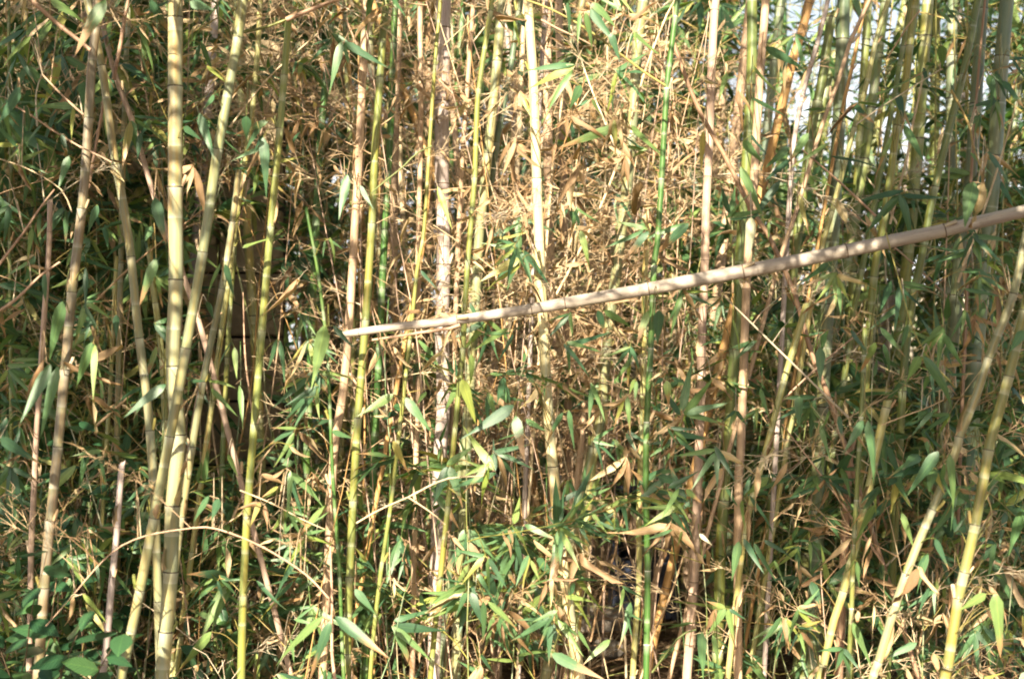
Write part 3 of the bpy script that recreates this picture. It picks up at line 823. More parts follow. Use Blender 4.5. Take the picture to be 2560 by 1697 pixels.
C('pale yellow cane showing behind the vivid green cane', [(1622, 560), (1612, 684), (1610, 894), (1606, 1009), (1602, 1120), (1598, 1288), (1598, 1441), (1590, 1556), (1583, 1671)], 14, 15, 4.7, 'yellow', up=False, nodes=[700, 894, 1060, 1288, 1490])
C('dead tan cane sloping down to the right edge of the navy stand', [(1700, 1220), (1675, 1334), (1640, 1441), (1629, 1537), (1610, 1660)], 15, 16, 5.4, 'tan', up=False)
C('thin lilac cane right of the cream cane near the top', [(1362, 60), (1352, 200), (1346, 330)], 12, 12, 5.1, 'grey', up=True)
C('pale straw stick leaning beside the cream cane', [(1412, 200), (1398, 300), (1382, 420), (1370, 560)], 6, 7, 4.9, 'straw', up=False)
# right of centre
C('thin dead cane leaning from upper middle down behind the pole', [(1684, 110), (1744, 268), (1816, 398), (1878, 524), (1931, 600), (1944, 638), (1986, 734), (2032, 894), (2078, 1009)], 11, 13, 4.35, 'brown', up=False)
C('pinkish tan dead cane right of the vivid green cane', [(1790, 0), (1786, 38), (1778, 191), (1774, 344), (1766, 500), (1763, 600), (1761, 703), (1755, 818), (1753, 971), (1747, 1124), (1744, 1212), (1740, 1346), (1732, 1480), (1723, 1610), (1717, 1697)], 20, 23, 4.5, 'pink', nodes=[220, 440, 655, 890, 1050, 1250, 1460, 1610])
C('tan dead cane passing behind the pole and its bleached leaf', [(1914, 0), (1912, 38), (1900, 191), (1893, 306), (1884, 460), (1870, 638), (1864, 780), (1857, 971), (1851, 1150), (1847, 1189), (1845, 1365), (1845, 1697)], 20, 22, 4.4, 'tan', nodes=[190, 420, 725, 971, 1189, 1480, 1580])
C('thick dark green cane left of the tan dead cane', [(1880, 0), (1878, 214), (1870, 344), (1862, 497), (1851, 627), (1847, 741), (1832, 933), (1820, 1124), (1809, 1250), (1801, 1403), (1795, 1600)], 26, 28, 4.75, 'midgreen', nodes=[214, 480, 870, 1250])
C('yellow green leaning cane cut at its top under the pole', [(2017, 758), (1990, 850), (1960, 952), (1910, 1143), (1879, 1250), (1864, 1320), (1850, 1420)], 17, 15, 4.2, 'yellow', nodes=[952, 1143], up=False)
C('orange tan cane glowing near the top right of centre', [(2024, 0), (2010, 60), (1995, 110), (1980, 160)], 22, 22, 5.2, 'gold', up=True)
C('grey tan thin dead cane leaning across the sky gaps at upper right', [(2070, 0), (2048, 92), (2013, 214), (1986, 344), (1978, 440), (1970, 560)], 11, 13, 4.6, 'grey', nodes=[92])
C('green cane behind the grey tan leaning one', [(2080, 30), (2060, 170), (2048, 237), (2028, 325), (2014, 440), (1995, 580), (1975, 760)], 23, 24, 5.1, 'midgreen', nodes=[40, 252])
C('thick bluish green cane left of the sky gaps', [(2109, 0), (2107, 99), (2097, 306), (2090, 440), (2084, 560), (2070, 760), (2056, 1000), (2048, 1116), (2044, 1273), (2040, 1365), (2036, 1518), (2030, 1697)], 32, 34, 5.2, 'bluegreen', nodes=[99, 306, 520, 750, 1010, 1273, 1500])
C('slim yellowish cane crossing the bluish green one toward the pole', [(2222, 0), (2189, 107), (2162, 230), (2136, 318), (2109, 421), (2078, 536), (2059, 600), (2040, 690)], 12, 13, 4.6, 'yellow', nodes=[107, 318])
C('thin tan dead cane crossing the bluish green one higher up', [(2165, 20), (2128, 100), (2100, 190), (2082, 240), (2050, 330), (2020, 430), (1990, 530), (1950, 650)], 10, 11, 4.7, 'tan')
C('olive cane in the middle of the sky gaps crossing the long pole', [(2290, 0), (2273, 126), (2262, 230), (2243, 314), (2224, 459), (2204, 580), (2197, 600), (2185, 692), (2174, 818), (2165, 950)], 19, 20, 4.8, 'yellowgreen', nodes=[120, 318, 530, 692])
C('soft green cane at the upper right crossing behind the pole', [(2444, 0), (2411, 172), (2377, 306), (2338, 467), (2319, 555), (2312, 607), (2289, 711), (2277, 780), (2262, 900), (2255, 1000)], 18, 20, 4.5, 'midgreen', nodes=[180, 467, 711])
C('bluish green thick cane right of the soft green one', [(2440, 250), (2425, 450), (2403, 588), (2392, 738), (2375, 914), (2362, 1040)], 30, 32, 5.6, 'bluegreen', nodes=[500, 738], up=True)
C('dark green thickest cane near the right edge', [(2500, 200), (2484, 430), (2469, 573), (2461, 627), (2449, 780), (2434, 933), (2426, 1100)], 36, 40, 5.4, 'bluegreen', nodes=[400, 630, 900], up=True)
C('yellow green cane leaning strongly at lower right', [(2560, 610), (2534, 734), (2472, 894), (2434, 1009), (2400, 1086), (2388, 1135), (2331, 1273), (2289, 1373), (2243, 1499), (2197, 1652), (2181, 1697)], 20, 22, 3.7, 'greygreen', nodes=[734, 894, 1090, 1273, 1430, 1652], canopy=2, up=True)
C('golden green cane leaning at the far right bottom', [(2580, 700), (2522, 940), (2480, 1086), (2472, 1124), (2438, 1311), (2411, 1430), (2396, 1495), (2369, 1667), (2362, 1697)], 24, 27, 3.62, 'olive', nodes=[940, 1124, 1311, 1430, 1495, 1667], canopy=2, up=True)
C('pale yellow cane with a cut top in the lower right', [(2220, 1000), (2197, 1097), (2166, 1250), (2109, 1476), (2086, 1545), (2059, 1660), (2050, 1697)], 22, 19, 4.0, 'yellow', nodes=[1022, 1262, 1476, 1660], up=False)
C('slim green cane in front of the pale yellow cut cane', [(2162, 820), (2160, 900), (2155, 1000), (2146, 1150), (2141, 1250), (2134, 1361), (2128, 1545), (2120, 1697)], 12, 12, 3.95, 'midgreen', 'white', nodes=[1040, 1250, 1361], up=False)
C('orange brown dead cane left of the slim green cane', [(2134, 1090), (2124, 1135), (2116, 1269), (2108, 1420)], 19, 21, 4.4, 'brown', up=False)
C('thin brown upright dead cane under the pole near the right edge', [(2418, 660), (2416, 760), (2410, 900), (2404, 1040)], 8, 9, 4.9, 'brown', up=True)
C('yellow thin stem arching in the lower right behind the leaves', [(2165, 0), (2130, 170), (2105, 280)], 9, 9, 5.1, 'gold')
C('dull green cane at the right between pole and pale wall', [(2150, 700), (2130, 800), (2110, 950), (2085, 1100)], 15, 16, 5.4, 'midgreen', up=True)

NH = len(HEROES)
# ------------------------------------------------------------------ the long fallen pole and loose sticks
def stick(label, pts, w0, w1, Y, mat='twig_dead', name='dry_stick', cat='stick', stubs=0, Y2=None, hair=False):
    Y2 = Y if Y2 is None else Y2; n = len(pts)
    W = [P(x, y, Y + (Y2 - Y) * i / (n - 1)) for i, (x, y) in enumerate(pts)]
    rr = [(w0 + (w1 - w0) * i / (n - 1)) * .5 * K * Y for i in range(n)]
    path = Path(W, rr); base = W[0].copy(); S = []
    t = 0
    ts = list(np.arange(0, path.L, .03)) + [path.L]
    for a, b in zip(ts, ts[1:]): S.append((*(path.at(a) - base), *(path.at(b) - base), path.rad(a), path.rad(b)))
    for k in range(1, int(path.L / .09)):
        c = path.at(k * .09) - base; tg = path.tan(k * .09); r = path.rad(k * .09)
        S.append((*(c - tg * .003), *(c + tg * .003), r * 1.35, r * 1.35))
    V, F = seg_arrays(np.array(S), 6)
    root = thing(name, label, cat, base)
    link('stem', mesh_from('stem', V, F, M[mat]), root)
    for k in range(stubs):
        t = R.uniform(.15, .98) * path.L
        az = R.uniform(-.9, .9) + (0 if R.random() < .5 else math.pi)
        put_branch(root, R.choice(('dead', 'dead', 'deadleaf')), path.at(t) - base, az, R.uniform(.5, .95))
    HEROES.append((path, root, base, label, False))
    return root, path, base

pr, pp, pb = cane('long fallen dead bamboo pole lying slantwise across the whole right half', [(2700, 488), (2560, 528), (2442, 556), (2361, 576), (2243, 600), (2116, 627), (1950, 661), (1858, 678), (1767, 695), (1621, 722), (1413, 758), (1330, 772), (1250, 784), (1100, 806), (1000, 815), (898, 830), (858, 836)], [31, 32, 33, 34, 34, 35, 34, 31, 28, 25, 22, 20, 15], 15, 3.85, 'pink', nodes=[576, 627, 678, 722, 759, 772, 800, 830], up=False, down=False, name='fallen_bamboo_pole', cat='bamboo pole', Y2=4.02)
pr.children[0].color = (.42, .375, .32, 1)
stick('thin pale cane piece lying under the low part of the long pole', [(1150, 812), (1120, 822), (1060, 830), (985, 842), (930, 850)], 10, 7, 3.98, 'twig_pink', 'dead_cane_piece', 'cane piece')
stick('pinkish broken cane end lying slantwise on the cut top of the yellow green cane', [(880, -12), (830, 4), (770, 28), (715, 50)], 7, 13, 3.85, 'twig_pink', 'dead_cane_piece', 'cane piece')
stick('thin greenish branch joining the broken cane end to the pale green cane', [(715, 50), (660, 70), (600, 82)], 6, 8, 3.8, 'twig_live')
stick('pink branch rising steeply to the upper left corner', [(226, 126), (190, 96), (145, 61), (105, 25), (60, -15)], 10, 13, 3.6, 'twig_pink', stubs=2)
stick('short pink broken branch ending left of the far left cane', [(209, 287), (180, 262), (145, 228), (107, 188)], 6, 4, 3.6, 'twig_pink')
stick('long thin pinkish branch crossing the far left cane below the broken one', [(279, 406), (240, 385), (207, 371), (130, 325), (80, 290), (38, 266)], 4, 5, 3.7, 'twig_pink')
stick('fine dry branch falling to the right at the far left edge', [(0, 398), (60, 418), (120, 450), (158, 480), (180, 530)], 3, 3, 3.7)
stick('pink dry branch rising from the left edge, upper of the pair', [(-10, 672), (20, 632), (60, 580), (100, 520), (136, 474)], 8, 4, 3.7, 'twig_pink', stubs=1)
stick('pink dry branch rising from the left edge, lower of the pair', [(-10, 782), (30, 756), (60, 730), (100, 690), (150, 655)], 9, 5, 3.75, 'twig_pink', stubs=1)
stick('pink bent stem hugging the left canes from the top edge', [(320, 0), (308, 70), (300, 120), (290, 165), (284, 200)], 9, 11, 4.05, 'twig_pink', stubs=1)
stick('orange pink stem between the two left canes at a third of the height', [(262, 180), (258, 260), (246, 330), (235, 390), (222, 470)], 7, 8, 4.1, 'twig_pink', stubs=1)
stick('arching pink orange branch crossing the two crossed canes low at the left', [(115, 1564), (180, 1490), (245, 1414), (300, 1366), (367, 1338), (452, 1323), (517, 1317), (560, 1327), (612, 1346), (681, 1380), (768, 1438), (822, 1495)], 3, 5, 3.45, 'twig_pink', stubs=3)
stick('brown upright dry stem at the lower left of the olive cane', [(826, 1365), (828, 1430), (830, 1499), (830, 1560), (830, 1633), (837, 1697), (840, 1760)], 5, 10, 3.7, 'twig_pink', stubs=1)
stick('long dry branch rising to the right below the grey weathered cane', [(891, 1307), (930, 1284), (967, 1265), (1021, 1242), (1086, 1208), (1130, 1194), (1208, 1189)], 5, 4, 3.75, 'twig_dead', stubs=0)
stick('forked dry branch going down right from the long rising one', [(1021, 1243), (1060, 1268), (1090, 1290), (1113, 1311)], 4, 3, 3.75)
stick('orange dry stick leaning right above the leaf litter left of the navy stand', [(1600, 1110), (1590, 1140), (1568, 1231), (1541, 1365), (1514, 1453), (1495, 1518), (1476, 1602)], 4, 7, 4.5, 'twig_dead')
stick('forked dry stick standing at the left edge of the navy stand', [(1541, 1390), (1548, 1470), (1560, 1545), (1564, 1640), (1566, 1720)], 4, 7, 4.6, 'twig_dead')
stick('slanting brown stick in front of the navy stand', [(1740, 1292), (1710, 1385), (1675, 1491), (1633, 1587), (1606, 1682), (1590, 1730)], 4, 7, 4.4, 'twig_dead')
stick('golden slanting stick between the cream cane and the vivid green cane', [(1690, -5), (1662, 50), (1612, 180), (1580, 300), (1525, 459), (1464, 597), (1384, 749)], 5, 8, 4.45, 'twig_dead', stubs=3)
stick('second golden stick slanting under the first one toward the cream cane', [(1470, 420), (1440, 560), (1400, 680), (1376, 740)], 5, 6, 4.5, 'twig_dead', stubs=2)
stick('green yellow twig slanting down to the first node of the vivid green cane', [(1300, -5), (1380, 25), (1470, 75), (1533, 122), (1613, 182), (1663, 214)], 5, 6, 3.95, 'twig_live')
stick('pink twig slanting from the cream cane top to the right', [(1353, 50), (1400, 75), (1445, 95), (1490, 118)], 6, 3, 4.0, 'twig_pink')
stick('thin yellow stem arching down through the sparse leaves on the right', [(2205, 540), (2225, 620), (2250, 710), (2275, 800), (2300, 860), (2335, 910), (2390, 970)], 3, 4, 3.8, 'twig_live')
stick('pale grey stem kinked in front of the upper right leaves', [(2378, 225), (2405, 275), (2425, 320), (2432, 360), (2455, 430)], 6, 4, 3.6, 'twig_live')
stick('tan branch rising right across the sky gaps', [(2140, 312), (2200, 270), (2270, 225), (2350, 175)], 4, 3, 4.1, 'twig_dead')
stick('orange branch rising steeply to the right in the sky gaps', [(2215, 150), (2240, 112), (2268, 68), (2300, 25)], 4, 4, 4.4, 'twig_dead')
stick('orange yellow stem standing at the right of the olive cane', [(2310, 170), (2300, 230), (2282, 310), (2270, 380), (2245, 480), (2225, 560)], 5, 7, 5.0, 'twig_dead')
stick('golden twig rising right in the lower right leaves', [(2205, 1062), (2260, 1040), (2320, 1018), (2358, 1000)], 4, 3, 3.8)
stick('brown stem rising in the dark corner at the lower right', [(2334, 1490), (2310, 1560), (2292, 1640), (2280, 1700)], 6, 8, 4.4, 'twig_dead')
stick('bent green twig arching at the foot of the vivid green cane', [(1740, 1573), (1715, 1580), (1690, 1600), (1660, 1640), (1630, 1680)], 5, 6, 3.9, 'twig_live')
stick('yellow stem slanting across the olive cane, small and bright', [(928, 484), (960, 455), (1005, 420), (1040, 385), (1080, 365)], 4, 5, 4.0, 'twig_live', stubs=1)
stick('golden twig slanting over the stone wall left of the olive cane', [(600, 1225), (680, 1258), (760, 1300), (830, 1330)], 4, 3, 3.8, 'twig_dead')
stick('dark dry twig hanging near the sky gaps beside the vivid green cane', [(1640, 153), (1690, 148), (1722, 144), (1765, 156)], 4, 3, 4.6, 'woody')

# ------------------------------------------------------------------ the large leaves one can point to: base x,y  tip x,y  width  kind
LV = """305,862,152,898,20,d 160,905,285,960,14,d 157,753,122,887,34,g 125,910,58,1040,34,g 145,915,103,1070,28,g 108,900,38,985,22,d
415,960,318,1028,28,g 264,0,191,115,38,g 375,0,417,84,26,g 475,5,528,23,30,g 126,0,199,38,24,g 77,92,0,138,22,g 50,218,0,310,34,g 27,245,0,262,14,g
65,264,90,321,20,g 107,310,52,352,20,g 325,302,306,413,24,y 329,302,333,363,26,g 352,333,344,394,18,g 335,290,417,283,14,g 340,300,417,350,16,g
498,283,532,386,26,g 459,318,501,344,22,g 616,291,612,348,28,g 658,344,666,459,28,g 536,237,509,272,20,g 517,165,563,199,14,y
153,337,165,375,16,g 172,390,149,463,22,g 245,513,214,578,22,g 386,494,410,597,34,g 379,566,363,600,24,g 390,646,352,749,28,g 551,657,501,730,18,g
563,661,586,741,20,g 517,753,532,795,18,g 578,856,520,917,14,g 586,868,589,937,18,g 475,952,509,952,12,g 524,952,578,952,14,g 597,963,605,1059,20,g
528,971,586,1032,16,g 291,787,291,841,20,g 214,669,214,772,14,g 111,680,105,764,18,g 230,856,185,960,30,g 237,860,230,983,20,g 0,1095,90,1152,30,g
605,619,666,592,16,g 812,814,784,948,40,g 833,814,883,868,16,g 983,986,906,1032,24,g 1013,994,1075,1074,28,g 1063,979,1045,1005,20,g 1285,1013,1174,1086,34,g
1174,757,1209,822,14,g 692,849,673,925,14,g 700,852,722,937,18,g 765,994,719,1044,16,g 784,990,742,1032,14,g 745,695,680,745,14,d 748,700,665,790,12,d
720,735,750,775,16,d 765,860,719,963,10,d 937,879,925,933,14,d 952,845,994,894,12,d 983,868,1013,906,14,d 1132,826,1143,890,12,d 1178,887,1186,956,22,g
1155,948,1189,1048,30,y 830,1078,879,1093,18,g 983,1101,1006,1174,22,y 1052,676,1086,718,12,g 1300,646,1212,692,26,y 1300,665,1215,700,18,y
1094,467,1124,559,18,y 868,436,849,536,26,g 898,463,929,517,16,g 814,321,807,383,12,d
1418,8,1434,77,18,g 1449,31,1441,103,14,g 1464,31,1487,115,18,g 1476,23,1533,100,26,g 1480,8,1537,54,24,g 1526,84,1549,142,22,g 1453,214,1418,268,26,g
1480,249,1510,295,20,g 1472,249,1434,276,10,g 1549,314,1407,364,26,g 1579,314,1652,383,22,g 1759,329,1751,421,18,y 1816,180,1797,249,16,g 1602,455,1587,547,26,d
1878,543,1874,642,28,w 1950,452,1878,547,22,g 1851,417,1920,532,26,g 1878,337,1916,383,20,g 1858,352,1904,402,24,g 1885,168,1935,230,20,g 1881,245,1965,283,18,g
1914,119,2009,168,24,g 2074,356,1975,413,16,g 2021,333,1975,402,22,g 1975,398,1917,444,18,g 1971,371,1921,413,22,g 2078,390,2193,394,10,g 2231,337,2189,429,12,g
2262,314,2308,390,26,g 2028,440,2086,467,18,g 1998,486,2021,578,16,y 2434,455,2415,555,44,g 2457,459,2434,555,34,d 2472,188,2491,245,26,g 2354,115,2361,172,26,g
2472,383,2534,444,22,g 2507,203,2560,256,28,g 2434,672,2511,722,22,g 2411,722,2507,737,14,g 2201,818,2258,879,20,g 2269,810,2254,875,16,g 2250,764,2185,814,18,g
2208,860,2246,933,18,g 2300,890,2266,948,26,g 2262,952,2220,998,18,g 2308,890,2415,1005,30,g 2357,833,2403,913,20,g 2373,936,2430,936,10,g 2051,868,2051,948,26,g
2097,718,2105,780,16,g 2128,825,2162,879,20,g 2189,856,2162,929,22,g 2101,818,2124,841,14,g 2097,1040,2113,1120,20,g 2158,1051,2124,1116,24,g 2170,1051,2205,1185,28,g
1902,971,1921,1036,18,g 1998,990,1998,1059,26,g 2074,1025,2067,1082,12,g 2560,826,2526,875,26,g 2040,1219,1971,1242,18,g 1875,1239,1954,1315,18,g 1921,1193,1864,1239,22,g
2185,1262,2143,1353,24,g 2220,1116,2250,1197,20,g 2246,1216,2277,1265,12,y 2346,1128,2277,1227,34,g 2373,1135,2396,1258,24,g 2361,1158,2338,1231,16,g 2254,1281,2285,1365,18,g
2185,1227,2191,1281,14,y 2296,1422,2246,1510,30,d 2296,1415,2338,1476,18,d 2128,1342,2044,1407,20,d 2181,1334,2128,1392,10,d 2135,1399,2128,1441,16,g 2143,1403,2143,1472,14,g
2028,1453,2059,1514,26,g 1952,1541,1917,1621,18,g 1960,1545,1967,1621,14,d 2109,1621,2048,1621,16,g 2109,1621,2090,1675,18,g 2109,1621,2124,1694,18,g 2109,1621,2143,1663,16,g
2292,1606,2220,1640,22,g 1910,1350,1975,1384,14,g 1860,1346,1902,1426,20,g 1887,1357,1935,1441,20,g 2132,1556,2178,1660,24,g 2465,1484,2403,1522,24,g 2488,1484,2511,1625,44,g
2334,1633,2346,1686,20,d 2143,1526,2147,1556,16,d 2338,1346,2369,1415,18,g 1311,1311,1382,1346,18,g 1307,1315,1250,1373,26,g 1284,1334,1298,1468,20,g 1334,1350,1418,1399,14,d
1441,1388,1399,1457,22,d 1449,1384,1541,1461,22,d 1273,1526,1357,1602,18,d 1380,1633,1495,1694,32,g 1525,1598,1464,1652,22,g 1445,1575,1472,1633,14,g 1644,1189,1702,1212,22,g
1652,1181,1713,1170,12,g 1698,1219,1656,1288,18,g 1715,1223,1751,1254,16,g 1679,1281,1713,1327,18,g 1682,1323,1614,1350,12,g 1705,1327,1705,1369,18,g 1816,1216,1839,1262,14,g
1855,1250,1862,1311,18,g 1847,1353,1832,1441,24,g 1813,1518,1774,1579,22,g 1820,1522,1834,1594,20,g 1824,1522,1862,1545,14,g 1813,1518,1770,1503,14,g 1790,1522,1751,1579,20,d
1755,1579,1755,1690,24,g 1782,1587,1805,1656,18,g 1748,1334,1774,1357,12,w 1480,1281,1514,1327,14,g 1472,1281,1453,1315,12,g 1476,956,1518,1032,16,g 1480,963,1472,1048,16,g
1587,948,1571,982,14,g 1591,952,1587,1005,12,g 1422,1025,1437,1120,18,g 1407,1032,1372,1097,18,g 1288,1040,1307,1136,30,g 1315,1048,1361,1074,20,g 1667,952,1671,1005,22,g
1656,944,1637,963,14,g 1679,944,1717,952,12,g 1621,776,1594,852,22,g 1648,776,1644,852,30,g 1510,776,1583,818,20,g 1495,776,1514,833,20,g 1832,799,1862,868,12,y
1839,1025,1805,1051,12,g 1839,1025,1866,1063,12,g 1839,1027,1820,1074,12,g 1841,1027,1847,1063,12,g 1778,944,1824,990,18,d
814,1262,734,1342,18,g 807,1541,665,1648,26,g 826,1552,780,1686,30,g 837,1541,956,1633,34,g 887,1472,933,1526,22,g 1117,1162,1174,1120,20,g 1117,1166,1090,1250,26,g
1124,1166,1155,1250,26,g 1166,1323,1235,1388,24,g 1159,1323,1143,1403,20,g 1174,1411,1128,1464,18,g 1174,1357,1220,1426,22,d 1124,1338,1163,1373,14,d 1166,1480,1143,1537,18,g
1178,1480,1197,1549,26,g 1208,1503,1220,1606,20,g 1220,1503,1293,1564,18,g 1155,1484,1086,1533,14,d 715,1170,638,1212,12,d 654,1185,711,1208,16,d 696,1216,657,1239,14,y
726,1177,726,1285,16,g 734,1109,715,1158,14,g 722,1116,757,1139,12,d 650,1254,600,1273,14,d 650,1254,627,1311,16,y 661,1262,669,1311,14,d 726,1595,738,1660,14,g
207,1484,264,1545,14,y 214,1510,276,1595,16,y 184,1491,184,1575,14,d 375,1204,306,1254,18,g 377,1208,343,1285,18,g 528,1579,440,1675,26,g 570,1135,593,1189,14,g
524,1239,478,1296,22,g 547,1246,532,1292,22,g 467,1151,444,1200,12,d 200,1650,130,1697,22,g 640,1450,690,1520,16,g 2380,60,2350,20,16,g 2420,560,2470,640,20,g"""
LV = [tuple(float(q) if i < 5 else q for i, q in enumerate(t.split(','))) for t in LV.split()]
sprays = []
for lf in LV:
    for s_ in sprays:
        if abs(s_[0][0] - lf[0]) < 26 and abs(s_[0][1] - lf[1]) < 26: s_.append(lf); break
    else: sprays.append([lf])
CURVES = []
for i, (path, root, base, label, live) in enumerate(HEROES):
    CURVES.append((i, np.array([proj(Vector(a)) + (a[1],) for a in path.A])))
def put_spray(sp, Yfix=None):
    bx = sum(l[0] for l in sp) / len(sp); by = sum(l[1] for l in sp) / len(sp)
    best = None
    for i, cv in CURVES:
        if HEROES[i][3].startswith('long fallen'): continue
        tgt_y = by + 40
        d = np.hypot(cv[:, 0] - bx, (cv[:, 1] - tgt_y)) ; j = int(np.argmin(d)); sc = d[j] + (0 if cv[j, 2] < 4.6 else 80)
        if best is None or sc < best[0]: best = (sc, i, j)
    _, i, j = best; path, root, base, label, live = HEROES[i]
    wmax = max(l[4] for l in sp)
    start = Vector(path.A[j]); Yl = min(start.y - .05, R.uniform(3.75, 4.1)) if wmax < 28 else R.uniform(3.35, 3.65)
    if Yfix: Yl = Yfix
    end = P(bx, by, Yl)
    mid = start.lerp(end, .55) + Vector((0, 0, .25 * (end - start).length * .5))
    tw = Path([start, mid, end], [.0016, .0012, .0010]); S = []
    ts = np.linspace(0, tw.L, 9)
    for a, b in zip(ts, ts[1:]): S.append((*(tw.at(a) - start), *(tw.at(b) - start), tw.rad(a), tw.rad(b)))
    for l in sp:
        q = P(l[0], l[1], Yl); S.append((*(end - start), *(q - start), .0009, .0008))
    V, F = seg_arrays(np.array(S), 4)
    b = link('branch', mesh_from('branch', V, F, M['twig_live'] if live and sp[0][5] != 'd' else M['twig_dead']), root, Matrix.Translation(start - base))
    for l in sp:
        a = P(l[0], l[1], Yl); e = P(l[2], l[3], Yl + R.uniform(-.04, .04))
        d = e - a; L = d.length * 1.15
        n = Vector((R.uniform(-.7, .7), -1, R.uniform(.0, 1.4))) if l[4] < 24 else Vector((R.uniform(-.3, .3), -1, R.uniform(0, .6)))
        put_leaf(b, a - start, d, n, L, l[4] * K * Yl * (.88 if l[4] < 22 else .92), l[5])
for sp in sprays: put_spray(sp)
# further fans of hanging leaves on the same canes
def fan(px, py, Y):
    kd = 'd' if R.random() < .16 + .2 * (deadp(px, py) > .8) else 'g'
    a0 = R.uniform(-70, 70) if R.random() < .8 else R.uniform(-150, 150); n = R.choice((2, 3, 3, 4, 5)); L0 = R.uniform(55, 115); sp = []
    for k in range(n):
        a = rad(a0 + (k - (n - 1) / 2) * R.uniform(22, 42)); L = L0 * R.uniform(.65, 1.1)
        bx, by = px + R.uniform(-8, 8), py + R.uniform(-8, 8)
        sp.append((bx, by, bx + math.sin(a) * L, by + math.cos(a) * L, L * R.uniform(.16, .23), kd if R.random() < .85 else R.choice('gyd')))
    put_spray(sp, Y)
cnt = 0
while cnt < 340:
    px = R.uniform(-20, 2580); py = R.uniform(-20, 1700)
    wgt = .25
    if py > 950: wgt = .75
    if px > 1700: wgt = .8 if py > 450 else .3
    if px < 900 and 250 < py < 950: wgt = .55
    if 900 < px < 1700 and py < 900: wgt = .38
    if 480 < px < 740 and 540 < py < 1150: wgt = .12
    if 1450 < px < 1740 and py > 1330: wgt = 0.03
    if R.random() > wgt: continue
    hit = False
    for i, cv in CURVES:
        if i < NH + 1 and cv[:, 2].min() < 4.5:
            x = float(np.interp(-py, -cv[:, 1], cv[:, 0])) if 'long fallen' not in HEROES[i][3] else 1e9
            if abs(x - px) < 30: hit = True
    yp = float(np.interp(px, [860, 1000, 1413, 1950, 2560], [836, 815, 758, 661, 528]))
    if px > 850 and -110 < py - yp < 15: hit = True
    if hit: continue
    fan(px, py, R.uniform(3.75, 4.7)); cnt += 1

# ------------------------------------------------------------------ the rest of the thicket
LAND = [(70, 'near the left edge'), (243, 'behind the far left cane'), (438, 'behind the thick cream cane'), (660, 'behind the bright yellow cane'), (890, 'behind the olive cane'),
        (1107, 'behind the grey cane'), (1215, 'behind the slim yellow cane'), (1350, 'behind the centre cream cane'), (1500, 'right of the cream cane'),
        (1640, 'behind the vivid green cane'), (1760, 'behind the pink tan cane'), (1880, 'behind the dark green cane'), (2060, 'behind the bluish cane'), (2230, 'below the sky gaps'),
        (2400, 'behind the leaning canes'), (2540, 'near the right edge')]
def near(px): return min(LAND, key=lambda l: abs(l[0] - px))[1]
USED = {}
COLW = {'yellowgreen': 'yellow green', 'midgreen': 'mid green', 'yellow': 'pale yellow', 'green': 'deep green', 'pale': 'pale green', 'bluegreen': 'bluish green', 'greygreen': 'greyish green',
        'tan': 'tan', 'straw': 'straw coloured', 'gold': 'golden', 'pink': 'pinkish', 'grey': 'grey'}
def uniq(words, tail, extra):
    for e in [''] + extra:
        lab = ' '.join((words + ' ' + e + ' ' + tail).split())
        if lab not in USED: break
    USED[lab] = 1
    return lab
def leanw(v): return 'leaning left' if v < -.09 else 'leaning right' if v > .09 else 'upright'
def mid_px(x, Y): return 1280 + x / (K * Y)

def thin_plant(px, Y, kind, h, brn, sides=6, w=None, zmin=0.0, leafp=1.0, lean=None, where=None, size=''):
    """a slender cane with branches that reach into the frame"""
    live = kind == 'live'
    x = (px - 1280) * K * Y; ln = R.gauss(0, .15) if lean is None else lean
    r0 = (R.uniform(.0025, .005) if w is None else w)
    n = 6; W = [Vector((x + ln * h * (k / n) ** 1.2 + R.gauss(0, .008), Y + R.uniform(-.02, .02) - .04 * h * (k / n) ** 2, -.02 + (h + .02) * k / n)) for k in range(n + 1)]
    rr = [r0 * (1 - .5 * k / n) for k in range(n + 1)]
    path = Path(W, rr); base = W[0].copy()
    cl = near(where if where is not None else px)
    cc = R.choice(('yellowgreen', 'midgreen', 'midgreen', 'greygreen', 'green', 'green')) if live else R.choice(('tan', 'straw', 'gold', 'pink'))
    hw = size or ('tall ' if h > 2.15 else '')
    lab = uniq(f'{hw}{leanw(ln)} {COLW[cc]}', ('leafy bamboo ' if live else 'dry twiggy bamboo ') + cl, ['slightly thinner', 'sparse', 'finer', 'crooked', 'slight', 'scraggy'])
    root = thing('leafy_bamboo' if live else 'dry_bamboo', lab, 'bamboo', base, ('slender leafy bamboos' if live else 'dry twiggy bamboos') + ' of the thicket')
    sp = R.uniform(.10, .15); ns = list(np.arange(R.uniform(.05, .12), path.L - .02, sp))
    me = cane_mesh(path, ns, sides, M['culm_live'] if live else M['culm_dead'], base, False)
    culm = link('culm', me, root); c = LIVEC[cc] if live else DEADC[cc]
    culm.color = (*c, 1)
    if r0 > .0042: rings(culm, path, ns, 'dark' if live else 'tan', base)
    for i, s_ in enumerate(ns):
        p = path.at(s_)
        if p.z < zmin: continue
        qx, qy = proj(p)
        if not (-120 < qx < 2680 and -130 < qy < 1850): continue
        if R.random() < brn * dens(qx, qy):
            dd = deadp(qx, qy)
            kd = ('live' if R.random() > .25 * dd else 'deadleaf') if live else ('dead' if R.random() < .62 else 'deadleaf')
            put_branch(root, kd, p - base, (i % 2) * math.pi + R.uniform(-1.1, 1.1), R.uniform(.75, 1.3), R.uniform(-.1, .35), leafp)
    return root

